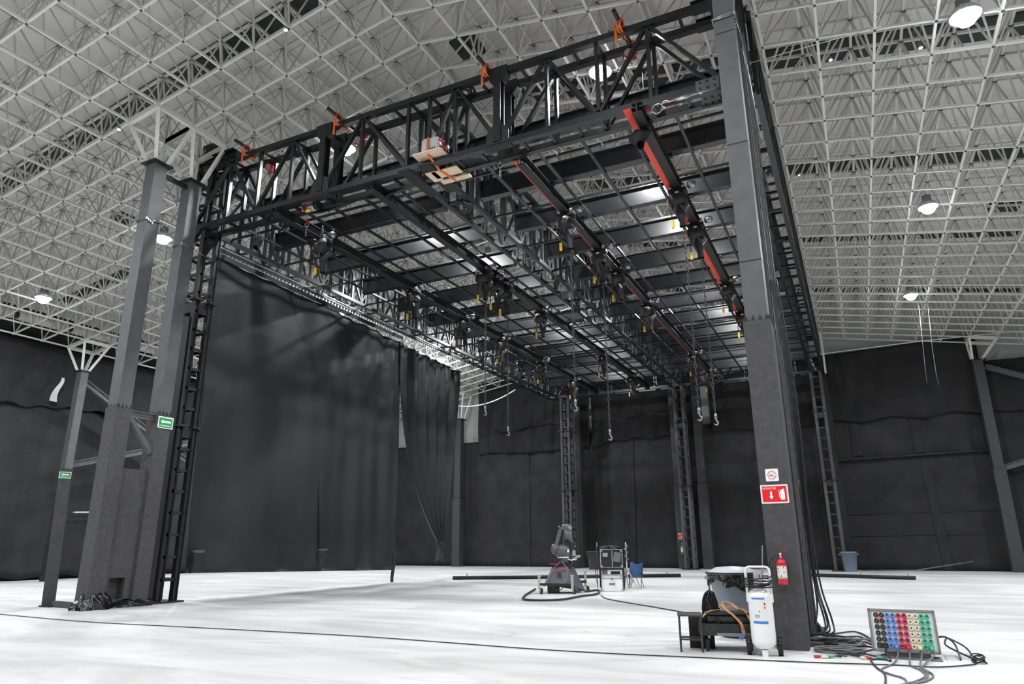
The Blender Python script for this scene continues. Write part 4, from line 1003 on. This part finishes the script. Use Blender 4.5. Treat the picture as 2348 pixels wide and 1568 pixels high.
for path in ([(-.30, -.1, -.05), (-.2, -.05, .02), (-.05, -.02, .04), (.1, .05, .07), (.2, -.05, .03), (.3, .0, .02)], [(-.02, .05, .10), (.0, -.1, .05), (.08, -.22, -.02), (.14, -.31, -.1), (.15, -.33, -.2), (.12, -.335, -.28)], [(-.05, .1, .05), (.02, .15, .12), (.1, .1, .10), (.16, .02, .05)], [(.15, .0, .05), (.22, -.12, .04), (.27, -.2, -.06), (.3, -.29, -.12)]):
    o = ribbon(path, .045).build('webbing', M_tan, t, L); md = o.modifiers.new('thickness', 'SOLIDIFY'); md.thickness = .005
MB().box((.12, -.345, -.23), (.05, .02, .05)).build('blue_tape', M_blue, t, L); MB().box((.0, .06, .09), (.07, .05, .03)).build('ratchet', M_zinc, t, L)
# stool / step
p = pz(1580, 1496)
t = thing('metal_stool', 'small worn black metal stool beside the dolly', 'stool', (p.x, p.y+.16, 0), .24)
MB().rbox((0, 0, .415), (.29, .27, .03), .008).build('seat', mat('scuffed_black_seat', (.06, .06, .065), .4, var=.3, scale=12), t, L)
mw = mat('worn_dark_tube', (.07, .06, .055), .5, metal=.4, var=.5, scale=30)
for sx in (-1, 1):
    for sy in (-1, 1): MB().bar((sx*.125, sy*.115, 0), (sx*.125, sy*.115, .40), .024).build('leg', mw, t, L)
for sy in (-1, 1): MB().bar((-.125, sy*.115, .14), (.125, sy*.115, .14), .02).build('stretcher', mw, t, L)
for sx in (-1, 1): MB().bar((sx*.125, -.115, .14), (sx*.125, .115, .14), .02).build('stretcher', mw, t, L)
t = thing('leaning_plate', 'black panel leaning upright behind the metal stool', 'panel', (p.x+.08, p.y+.42, 0), .15)
MB().box((0, 0, .2), (.3, .03, .40)).build('panel', M_bagf, t, L); MB().lathe([(.012, 0), (.012, .006)], (.05, -.015, .17), (0, -1, 0), n=10).build('knob', M_zinc, t, L)

# ================================================================== SOCKET PANEL
p = pz(2082, 1513); PX, PYY = p.x, p.y+.13
t = thing('socket_box', 'grey power distribution panel with coloured sockets on the floor at right', 'power panel', (PX, PYY, 0), -.035)
M_pan = mat('pale_panel_sheet', (.72, .72, .70), .45); M_gal = mat('galvanised_stand', (.22, .22, .225), .45, metal=.4, var=.25, scale=14)
RT = Matrix.Rotation(-.16, 3, 'X')
def PP(x, y, z): return RT @ V(x, y, z) + V(.0, 0, .06)
def pbox(c, d): return MB().box((0, 0, 0), d, RT), PP(*c)
def pb(name, mt, c, d, par=t):
    b = MB().box(PP(*c), d, RT); return b.build(name, mt, par, L)
PW, PH = .655, .45
pb('case', M_pan, (0, .10, PH/2), (PW, .18, PH)); pb('face_sheet', mat('clear_face_sheet', (.82, .82, .80), .25), (0, .004, PH/2), (PW-.06, .012, PH-.05))
for nm, c, d in (('top_frame', (0, .0, PH-.01), (PW+.02, .03, .025)), ('bottom_frame', (0, .0, .012), (PW+.02, .03, .025)), ('side_frame', (-PW/2, .0, PH/2), (.025, .03, PH)), ('side_frame', (PW/2, .0, PH/2), (.025, .03, PH))): pb(nm, M_alu, c, d)
cols = [(.018, .018, .018), (.12, .28, .70), (.55, .03, .08), (.78, .72, .52), (.06, .48, .30)]
CM = [mat(n_, c, .4) for n_, c in zip(('black_socket', 'blue_socket', 'red_socket', 'cream_socket', 'green_socket'), cols)]
for r_ in range(6):
    for c_ in range(10):
        x = -PW/2+.07+c_*(PW-.14)/9; z = PH-.065-r_*(PH-.12)/5.1
        q = PP(x, -.004, z); ax = RT @ V(0, -1, 0); mt = CM[c_//2]
        b = MB()
        if r_ == 5: b.box(q, (.054, .014, .054), RT)
        b.lathe([(.027, 0), (.027, .014), (.024, .018), (.014, .016), (.012, .008)], q, ax, n=14)
        s = b.build('socket', mt, t, L); s['label'] = '%s socket' % ('black', 'blue', 'red', 'cream', 'green')[c_//2]
        MB().lathe([(.008, .017), (.008, .019)], q, ax, n=8).build('contact_hole', M_rub if c_//2 else M_alu, s, L)
for k in range(3): MB().lathe([(.012, 0), (.011, .012), (.005, .016)], PP(-PW/2+.105+.13*k, -.008, PH-.098), RT @ V(0, -1, 0), n=10).build('pilot_lamp', mat('red_pilot_lamp', (.9, .05, .03), .3, emit=1.5) if k == 0 else M_redp, t, L)
MB().prism([(-.22, .02, .0), (.25, .02, .0), (.21, .02, .14), (-.23, .02, .14)], (0, .2, 0)).build('stand', M_gal, t, L); MB().box((.04, .02, .006), (.6, .3, .012)).build('foot_plate', M_gal, t, L)
plug = {1: (CM[0], 'black'), 3: (CM[1], 'blue'), 5: (CM[2], 'red'), 7: (CM[3], 'cream'), 9: (CM[4], 'green')}
cend = [[(2043, 1515), (2030, 1512), (1998, 1512), (2010, 1530), (2030, 1548), (2026, 1600)], [(2050, 1520), (2020, 1535), (2040, 1545), (2078, 1560), (2060, 1600)], [(2088, 1525), (2110, 1535), (2122, 1550), (2090, 1565), (2050, 1575), (2040, 1600)], [(2110, 1525), (2115, 1532), (2140, 1548), (2120, 1562), (2075, 1568), (2060, 1600)], [(2118, 1525), (2118, 1534), (2128, 1545), (2118, 1560), (2082, 1575), (2075, 1600)]]
mw_ = t.matrix_basis
def smooth_path(P, n=6):
    P = [Vector(q) for q in P]; out = []
    for i in range(len(P)-1):
        p0, p1, p2, p3 = P[max(i-1, 0)], P[i], P[i+1], P[min(i+2, len(P)-1)]
        for k in range(n):
            q = k/n; out.append(.5*((2*p1)+(p2-p0)*q+(2*p0-5*p1+4*p2-p3)*q*q+(3*p1-p0-3*p2+p3)*q**3))
    return out+[P[-1]]
bpy.context.view_layer.update()
for i, (c_, (mt, cn)) in enumerate(plug.items()):
    x = -PW/2+.07+c_*(PW-.14)/9; z = PH-.065-5*(PH-.12)/5.1
    q = t.matrix_basis @ PP(x, -.02, z); d = V(0, -1, -.35)
    k = thing('plug_cable', 'grey cable with %s plug hanging from the socket panel' % cn, 'cable', (q.x, q.y, 0), group='cables plugged into the socket panel')
    MB().tube([q, q+d*.03, q+d*.06], [.024, .022, .012], 10).build('plug', mt, k)
    pts = [q+d*.06, q+V(0, -.1, -.07)]+[pz(a, b_, .012) for a, b_ in cend[i]]
    MB().tube(smooth_path(pts), .0095, 7).build('cable', M_cableg if i else M_cable, k)

# ================================================================== CABLES ON THE FLOOR
def floor_path(pp, z=.012): return smooth_path([pz(a, b_, z) for a, b_ in pp], 6)
wire('long black cable running across the whole floor in front', floor_path([(-40, 1404), (180, 1424), (420, 1437), (780, 1456), (1000, 1471), (1200, 1486), (1400, 1498), (1600, 1507), (1850, 1518), (2040, 1524), (2150, 1529), (2238, 1523)]), .0075, M_cable, 'floor_cable')
wire('thin black cable running from the white case towards the stool', floor_path([(1378, 1364), (1390, 1372), (1430, 1380), (1490, 1390), (1560, 1402), (1612, 1411)]), .011, M_cable, 'floor_cable')
wire('thick black cable looped on the floor round the camera robot', floor_path([(1228, 1350), (1215, 1358), (1203, 1366), (1202, 1374), (1240, 1376), (1290, 1374), (1330, 1367), (1370, 1361), (1371, 1353), (1342, 1356)], .03), .026, M_cable, 'floor_cable')
b = thing('cable_pile', 'heap of black cables coiled at the foot of the right column', 'cable pile', pz(1915, 1485, 0))
o0 = pz(1912, 1480)
for k in range(11):
    rr = .24+.08*math.sin(k*2.3)
    pts = [V(o0.x+rr*1.15*math.cos(a)+.05*math.sin(k*3+a*2), o0.y+rr*.9*math.sin(a)+.05*math.cos(k*2+a*3), .014+.012*k*(.6+.4*math.sin(a+k))) for a in [2*pi*i/26 for i in range(27)]]
    MB().tube(pts, .012, 6).build('coil', M_cable if k % 3 else M_cableg, b)
b = thing('cable_pile', 'smaller coil of grey cables in front of the heap by the column', 'cable pile', pz(1925, 1497, 0))
o0 = pz(1925, 1497)
for k in range(6):
    rr = .16+.03*math.sin(k*2.3)
    pts = [V(o0.x+rr*1.5*math.cos(a)+.03*math.sin(k*3+a*2), o0.y+rr*.7*math.sin(a)+.03*math.cos(k*2+a*3), .012+.010*k) for a in [2*pi*i/24 for i in range(25)]]
    MB().tube(pts, .010, 6).build('coil', M_cableg, b)
for i, (a, mt, nm) in enumerate([((1868, 1505), CM[2], 'red'), ((1884, 1506), CM[3], 'cream'), ((1897, 1505), CM[4], 'green')]):
    q = pz(*a, .02); k = thing('cable_connector', 'loose %s connector at the end of the cable coil' % nm, 'connector', (q.x, q.y, 0), group='loose cable connectors')
    MB().tube([q, q+V(.04, .03, 0), q+V(.07, .05, 0)], [.016, .016, .01], 10).build('plug', mt, k)
    MB().tube(smooth_path([q+V(.07, .05, 0), q+V(.12, .12, .0), q+V(.2, .1, 0)]), .008, 6).build('tail', M_cable, k)
for i, (a, mt, nm) in enumerate([((1984, 1509), CM[3], 'cream'), ((1996, 1509), CM[2], 'dark red'), ((2022, 1508), CM[4], 'green')]):
    q = pz(*a, .02); k = thing('cable_connector', 'loose %s connector lying left of the socket panel stand' % nm, 'connector', (q.x, q.y, 0), group='loose cable connectors')
    MB().tube([q, q+V(-.03, .04, 0), q+V(-.05, .07, 0)], [.016, .016, .01], 10).build('plug', mt, k)
    MB().tube(smooth_path([q+V(-.05, .07, 0), q+V(-.15, .2, 0), q+V(-.3, .3, 0)]), .009, 6).build('tail', M_cable, k)
for k in range(5):
    wire('%s black cable stretching from the heap to the socket panel' % ORD[k], floor_path([(1900+10*k, 1455+7*k), (1960+6*k, 1448+11*k), (2000, 1466+6*k), (2025, 1480+3*k)], .015+.004*k), .011, M_cable, 'floor_cable')
for k in range(3):
    q = PP(PW/2, .1, .18-.0*k); q = t.matrix_basis @ q
    wire('%s black cable leaving the right side of the socket panel' % ORD[k], smooth_path([q, q+V(.09, .03, .0), pz((2190, 2170, 2215)[k], (1478, 1480, 1485)[k], .12-.03*k), pz((2203, 2235, 2240)[k], (1512, 1512, 1520)[k], .014)]), .010, M_cable, 'power_cable')
b = MB(); q = pz(2246, 1521)
for k in range(7): b.torus(q+V(.01*math.sin(k*2), .01*math.cos(k*3), .03+.006*k), .055+.012*math.sin(k*1.3), .006, (.5*math.sin(k*2.1), .5*math.cos(k*1.7), 1), n=18)
tag(b.build('cable_knot', M_cable), 'tangled cable knot at the right end of the long floor cable', 'cable knot')
# cables hanging down the right of the column
for k in range(5):
    top = pY(1765+5*k, 640, 10.5); j_ = (0, 5, -3, 7, 2)[k]; pts = [top, pY(1812+4*k, 900, 10.4), pY(1842+3*k, 1150, 10.35-.03*k), pY(1866+3*k+j_*.6, 1330, 10.3), pY(1889+4*k+j_, 1415+j_, 10.25), pz(1891+4*k+j_, 1444+j_, .02), pz(1868+3*k-j_, 1452+.5*j_, .02)]
    if k == 4: pts = [pY(1830, 1100, 10.4), pY(1862, 1300, 10.4), pY(1874, 1390, 10.4), pY(1868, 1430, 10.35), pz(1862, 1442, .05)]
    wire('%s black cable of the bundle hanging beside the right column' % ORD[k], smooth_path(pts), .013, M_cable, 'hanging_cable')
q = pz(1862, 1455)
t = thing('junction_box', 'slanted black box at the foot of the right column', 'box', (q.x+.02, q.y+.1, 0))
MB().prism([(-.06, -.1, 0), (.1, -.1, 0), (.1, -.1, .1), (.0, -.1, .25), (-.06, -.1, .25)], (0, .2, 0)).build('body', M_blk, t, L); MB().box((-.03, 0, .25), (.06, .18, .02)).build('lid', M_rub, t, L)

# ================================================================== POLES AND BINS AT THE BACK
def pole(lab, p, q, r):
    t = thing('floor_pole', lab, 'pole', (p+q)/2, group='black poles on the floor')
    MB().cyl(p, q, r, 10).build('pole', M_blk, t)
    b = MB()
    for f in (.06, .5, .94): b.torus(p.lerp(q, f)+V(0, 0, r+.03), .04, .012, (1, 0, 0), n=12)
    b.build('eye', M_zinc, t)
pole('long black pole lying on the floor left of the robot', pz(1038, 1325, .07), pz(1560, 1319, .07), .065)
pole('long black pole lying on the floor right of the column', pz(1862, 1318, .07), pz(2099, 1325, .07), .065)
def far_bin(lab, p, mt, k, handle=True):
    t = thing('waste_bin', lab, 'bin', (p.x, p.y, 0))
    MB().lathe([(.24*k, 0), (.25*k, .02), (.33*k, .80*k), (.36*k, .80*k), (.36*k, .85*k), (.31*k, .85*k), (.23*k, .05)], n=28).build('tub', mt, t, L)
    for s in (-1, 1): MB().box((s*.36*k, 0, .74*k), (.08, .14, .05)).build('grip', mt, t, L)
    if handle: MB().torus((0, 0, .84*k), .35*k, .012, n=24).build('rim', M_cableg, t, L)
far_bin('blue grey bin by the far right rig leg', V(-.62, 35.6, 0), M_blueb, 1.0)
far_bin('dark grey bin by the back wall behind the robot', V(-12.4, 34.9, 0), mat('dark_bin_plastic', (.045, .05, .055), .5), 1.05)
wire('thin grey conduit lying along the back wall foot right of the blue bin', [V(-.2, 36.5, .03), V(2, 36.8, .05), V(4.3, 37.6, .42)], .03, M_cableg, 'conduit', 'conduit')

# ================================================================== CAMERA ROBOT
p = pz(1283, 1360)
t = thing('camera_robot', 'grey camera robot arm folded on its wheeled pedestal', 'robot', (p.x, p.y+.25, 0), .39)
def rp(x, z, y=0): return V(x, y, z)
cart = MB().add([(-.50, -.33, .25), (.30, -.48, .22), (.62, .30, .02), (-.2, .45, .25), (-.27, -.2, .76), (.14, -.25, .76), (.30, .15, .76), (-.12, .22, .76)], [(0, 3, 2, 1), (4, 5, 6, 7), (0, 1, 5, 4), (1, 2, 6, 5), (2, 3, 7, 6), (3, 0, 4, 7)]).build('cart_body', M_robotb, t, L)
MB().add([(.30, -.485, .22), (.62, .30, .02), (.50, .30, .02), (.30, -.3, .02)], [(0, 1, 2), (0, 2, 3)]).build('side_skirt', M_robotb, cart, L)
MB().box((.0, 0, .79), (.58, .5, .05)).build('deck_plate', M_blk, t, L)
MB().box((-.09, -.375, .53), (.1, .02, .10), Matrix.Rotation(-.2, 3, 'X')).build('vent_opening', M_rub, cart, L)
b = MB()
for k in range(8):                                  # red slanted lettering strokes
    x = -.21+.036*k; z = .625+.012*k; b.bar((x, -.325, z-.03), (x+.018, -.315, z+.035), .012, .008, up=(0, 1, 0)); b.bar((x, -.322, z+.0), (x+.03, -.322, z+.008), .012, .008, up=(0, 1, 0))
b.build('red_lettering', M_redp, cart, L)
MB().box((.24, .02, .62), (.06, .02, .02), Matrix.Rotation(1.1, 3, 'Z')).build('red_mark', M_redp, cart, L)
MB().bar((-.6, -.5, .27), (.24, -.55, .25), .07, .07).build('outrigger_bar', M_blk, t, L); MB().bar((.45, .2, .30), (.62, .35, .30), .06, .07).build('outrigger_bar', M_blk, t, L); MB().box((-.25, -.2, .12), (.32, .3, .2)).build('counterweight', M_blk, t, L)
M_jack = mat('grey_jack_casting', (.42, .41, .40), .45)
for x, y, z1 in ((-.62, -.5, .50), (.24, -.56, .52), (.62, .38, .60)):
    j = MB().box((x, y, .13+(z1-.13)/2), (.065, .065, z1-.13)).build('jack', M_jack, t, L)
    MB().box((x, y, z1), (.10, .08, .03)).build('jack_head', M_jack, j, L)
    MB().lathe([(.05, -.03), (.075, -.024), (.078, 0), (.075, .024), (.05, .03)], (x+.05, y, .078), (1, .4, 0), n=20).build('wheel', M_rub, j, L)
    MB().lathe([(.05, -.034), (.052, 0), (.05, .034)], (x+.05, y, .078), (1, .4, 0), n=16).build('hub', mat('tan_wheel_hub', (.42, .30, .20), .5), j, L)
MB().cyl((.05, 0, .8), (.05, 0, 1.03), .11, 20).build('pedestal', M_robot, t, L)
MB().lathe([(.13, 0), (.16, .01), (.16, .04), (.13, .05)], (.03, 0, 1.0), n=24).build('turret_ring', M_wp, t, L)
sh = MB().lathe([(.08, -.22), (.17, -.17), (.21, -.05), (.21, .08), (.16, .17), (.08, .2)], (.03, 0, 1.2), (.15, -.1, 1), n=8).build('shoulder_housing', M_robot, t, L)
MB().lathe([(.10, -.1), (.15, -.08), (.155, .08), (.10, .1)], (-.17, 0, 1.27), (1, -.35, 0), n=22).build('shoulder_joint', M_robot, t, L)
MB().lathe([(.025, 0), (.02, .03)], (-.10, -.22, 1.18), (0, -1, 0), n=10).build('stop_button', M_redp, sh, L); MB().box((.16, -.16, 1.22), (.055, .01, .09), Matrix.Rotation(.4, 3, 'Z')).build('white_tag', M_wp, sh, L)
for y in (-.055, .055): MB().add([], []).bar((-.19, y-.02, 1.25), (-.035, y-.02, 1.86), .07, .10, up=(1, 0, 0)).build('upper_arm', M_robot, t, L)
MB().bar((-.05, 0, 1.87), (.14, 0, 1.90), .22, .09).build('elbow_bridge', M_robot, t, L)
MB().lathe([(.08, -.13), (.115, -.1), (.115, .08), (.09, .12)], (.14, 0, 1.90), (.7, -.7, 0), n=24).build('elbow_joint', M_robot, t, L); MB().lathe([(.07, 0), (.06, .02)], (.225, -.085, 1.90), (.7, -.7, 0), n=22).build('elbow_cap', mat('pale_grey_cap', (.25, .27, .30), .4), t, L)
MB().tube([(.13, .02, 1.86), (.17, .02, 1.62), (.24, .02, 1.36), (.27, .02, 1.22)], [.14, .12, .085, .06], 14).build('forearm', M_robot, t, L)
hd = MB().rbox((.14, -.05, 1.42), (.14, .12, .24), .02).build('camera_body', M_rub, t, L)
b = MB()
for k in range(7): b.tube(smooth_path([(.08+.02*k, -.1, 1.5), (.14+.025*k, -.16, 1.56-.02*k), (.2+.02*k, -.12, 1.4), (.22, -.1, 1.2-.02*k)], 4), .008, 5)
b.build('cable_loom', M_cable, hd, L)
b = MB().box((.32, 0, 1.15), (.08, .08, .16)).bar((.22, 0, 1.2), (.42, 0, 1.02), .04).bar((.3, 0, .95), (.5, 0, 1.08), .03).box((.34, -.03, .98), (.1, .08, .08)).box((.44, 0, 1.05), (.07, .06, .07))
b.build('gripper_frame', M_jack, t, L); MB().lathe([(.01, 0), (.026, .015), (.01, .04)], (.36, 0, 1.33), n=12).build('blue_knob', M_blue, t, L); MB().tube([(.14, -.1, .98), (.22, -.1, .94), (.34, -.06, .96)], .016, 8).build('white_hose', M_wp, t, L)
MB().tube([(-.1, -.28, .84), (-.28, -.3, .83), (-.34, -.3, .84)], .014, 6).build('red_hose', M_redp, t, L)
for pts in ([(-.06, -.26, .9), (-.25, -.34, .7), (-.38, -.45, .45), (-.5, -.52, .2)], [(-.02, -.26, .9), (.1, -.34, .72), (.12, -.44, .45), (.05, -.52, .3)], [(-.3, -.55, .24), (-.2, -.57, .12), (-.05, -.57, .13), (.02, -.55, .23)]): MB().tube(smooth_path(pts), .012, 7).build('control_cable', M_cable if pts[0][2] < .5 else M_cableg, t, L)
MB().cyl((-.07, 0, 1.92), (-.07, 0, 1.96), .012, 8).build('antenna', M_wp, t, L)

squash(t, .88, ('wheel', 'hub'))
# ================================================================== CASES AND STANDS BESIDE THE ROBOT
p = pz(1398, 1357); AZ = .33
def flight(name, lab, loc, w, d, h, mt, rz, cat='case'):
    t = thing(name, lab, cat, loc, rz)
    MB().box((0, 0, h/2), (w-.02, d-.02, h-.02)).build('body', mt, t, L)
    b = MB()
    for sx in (-1, 1):
        for sy in (-1, 1): b.bar((sx*w/2, sy*d/2, 0), (sx*w/2, sy*d/2, h), .022)
        for z in (0, h): b.bar((sx*w/2, -d/2, z), (sx*w/2, d/2, z), .022)
    for sy in (-1, 1):
        for z in (0, h): b.bar((-w/2, sy*d/2, z), (w/2, sy*d/2, z), .022)
    b.build('edge_trim', M_alu, t, L)
    for sx in (-1, 1):
        for z in (.03, h-.03):
            MB().box((sx*(w/2-.02), -d/2-.006, z), (.055, .02, .06)).build('corner_cap', M_alu, t, L)
    return t
t = flight('white_case', 'white aluminium flight case on the floor beside the robot', (p.x-.02, p.y+.3, 0), .56, .5, .42, M_wp, AZ)
MB().box((0, -.255, .33), (.05, .015, .05)).build('latch', M_zinc, t, L); MB().box((0, -.255, .20), (.16, .01, .04)).build('name_plate', M_cableg, t, L); MB().box((0, -.25, .345), (.54, .012, .02)).build('lid_seam', M_alu, t, L)
for k in range(4): MB().box((.283, -.1, .1+.08*k), (.01, .03, .03)).build('port', M_rub, t, L)
r2 = Matrix.Rotation(AZ, 3, 'Z')
tb = V(p.x, p.y, 0)+r2 @ V(.09, .75, 0)
t = thing('equipment_cart', 'low black cart with gear under the black flight case', 'cart', tb, AZ)
MB().box((0, 0, .58), (.70, .5, .06)).build('top_shelf', M_blk, t, L); MB().box((0, 0, .33), (.70, .5, .05)).build('lower_shelf', M_blk, t, L)
for sx in (-1, 1):
    for sy in (-1, 1): MB().bar((sx*.32, sy*.22, .08), (sx*.32, sy*.22, .58), .05).build('post', M_blk, t, L)
for sx in (-1, 1):
    for sy in (-1, 1): MB().lathe([(.04, -.02), (.055, 0), (.04, .02)], (sx*.3, sy*.2, .055), (1, 0, 0), n=14).build('caster', M_rub, t, L)
MB().box((-.2, -.1, .455), (.16, .2, .2)).build('control_unit', M_cableg, t, L); MB().box((.1, -.05, .43), (.26, .25, .14)).build('monitor_unit', M_rub, t, L); MB().box((-.22, -.21, .48), (.05, .02, .03)).build('red_light', M_redp, t, L)
t = flight('flight_case', 'black flight case with silver edges standing on the cart', tuple(tb+V(0, 0, .61)), .60, .46, .48, M_rub, AZ)
MB().box((-.17, -.24, .34), (.14, .015, .11)).build('latch', M_alu, t, L); MB().bar((.02, -.235, .02), (.02, -.235, .46), .02).build('door_post', M_alu, t, L); MB().box((.16, -.235, .28), (.2, .02, .26), Matrix.Rotation(.15, 3, 'Y')).build('door_panel', M_cableg, t, L)
crumple('black_jacket', 'crumpled black jacket on top of the flight case', tuple(tb+r2 @ V(-.03, -.02, 1.095)), .30, .11, mt=M_bagf, cat='jacket', seed=4, squash=(1, .7))
def tripod(lab, c, h, r, mt, heads):
    t = thing('tripod_stand', lab, 'stand', c)
    for k in range(3):
        a = 2*pi*k/3+.5; MB().bar((.02*math.cos(a), .02*math.sin(a), h*.72), (r*math.cos(a), r*math.sin(a), .012), .022).build('leg', mt, t, L)
    MB().cyl((0, 0, .12), (0, 0, h), .017, 10).build('column', mt, t, L)
    if heads:
        b = MB()
        for k in range(5): b.box((.02*(-1)**k, 0, h+.05+.09*k), (.07, .05, .05))
        b.cyl((0, 0, h), (0, 0, h+.5), .02, 8); b.build('clamp_head', M_alu, t, L)
    return t
q = pz(1436, 1353)
tripod('silver tripod stand with stacked clamps right of the cases', (q.x, q.y+.15, 0), .78, .30, M_alu, True)
q = pz(1444, 1349); tripod('second silver tripod stand folded beside the blue chair', (q.x, q.y+.35, 0), .72, .2, M_jack, False)
q = pz(1364, 1356)
t = thing('pole_stand', 'tall thin dark stand with a phone clamp left of the cases', 'stand', (q.x, q.y+.25, 0), AZ)
MB().cyl((0, 0, 0), (0, 0, 1.2), .009, 8).build('pole', M_cable, t, L); MB().box((.02, 0, 1.23), (.02, .02, .12)).build('clamp', M_jack, t, L); MB().lathe([(.09, 0), (.09, .012), (.02, .02)], n=18).build('base', M_blk, t, L)
q = V(q.x, q.y, 0)+r2 @ V(.16, .5, 0)
t = thing('gooseneck_stand', 'dark gooseneck arm with flat head left of the flight case', 'stand', q, AZ)
MB().tube([(.15, 0, .6), (.15, 0, .9), (.12, 0, 1.0), (.02, 0, .98)], .012, 6).build('arm', M_cable, t, L); MB().box((-.06, 0, .98), (.2, .1, .02)).build('head', M_rub, t, L); MB().box((.15, 0, .36), (.03, .03, .72)).build('post', M_blk, t, L)
for k in range(2):
    q = pz(1378-6*k, 1345); wire('%s dark cable arching from the white case to the cart' % ORD[k], smooth_path([V(q.x-.05*k, q.y+.1, .012), V(q.x-.1-.05*k, q.y+.2, .45), V(q.x-.02-.04*k, q.y+.3, .82-.05*k), V(q.x+.1, q.y+.35, .8), V(q.x+.14, q.y+.42, .6)]), .012, M_cable, 'power_cable')
q = pz(1456, 1350)
t = thing('folding_chair', 'blue folding camp chair behind the tripods', 'chair', (q.x-.06, q.y+.35, 0), AZ-.3); t.scale = (.74, .74, .78)
M_bl = mat('blue_canvas', (.045, .11, .26), .8, var=.15, scale=8)
MB().grid(lambda u, v: (-.2+.45*u, -.05-.2*(1-v), .44-.06*math.sin(pi*u)), 8, 4).build('seat', M_bl, t, L)
MB().grid(lambda u, v: (-.24+.52*u, .02+.06*math.sin(pi*u)+.12*v, .38+.48*v+.06*(2*u-1)**2*v), 8, 6).build('backrest', M_bl, t, L)
for s in (-1, 1):
    MB().bar((s*.24, .16, .88), (s*.24, -.2, 0), .02).build('leg', M_blk, t, L); MB().bar((s*.24, -.22, .46), (s*.26, .2, 0), .02).build('leg', M_cableg, t, L); MB().box((s*.25, -.05, .6), (.06, .3, .02)).build('armrest', M_bl, t, L)
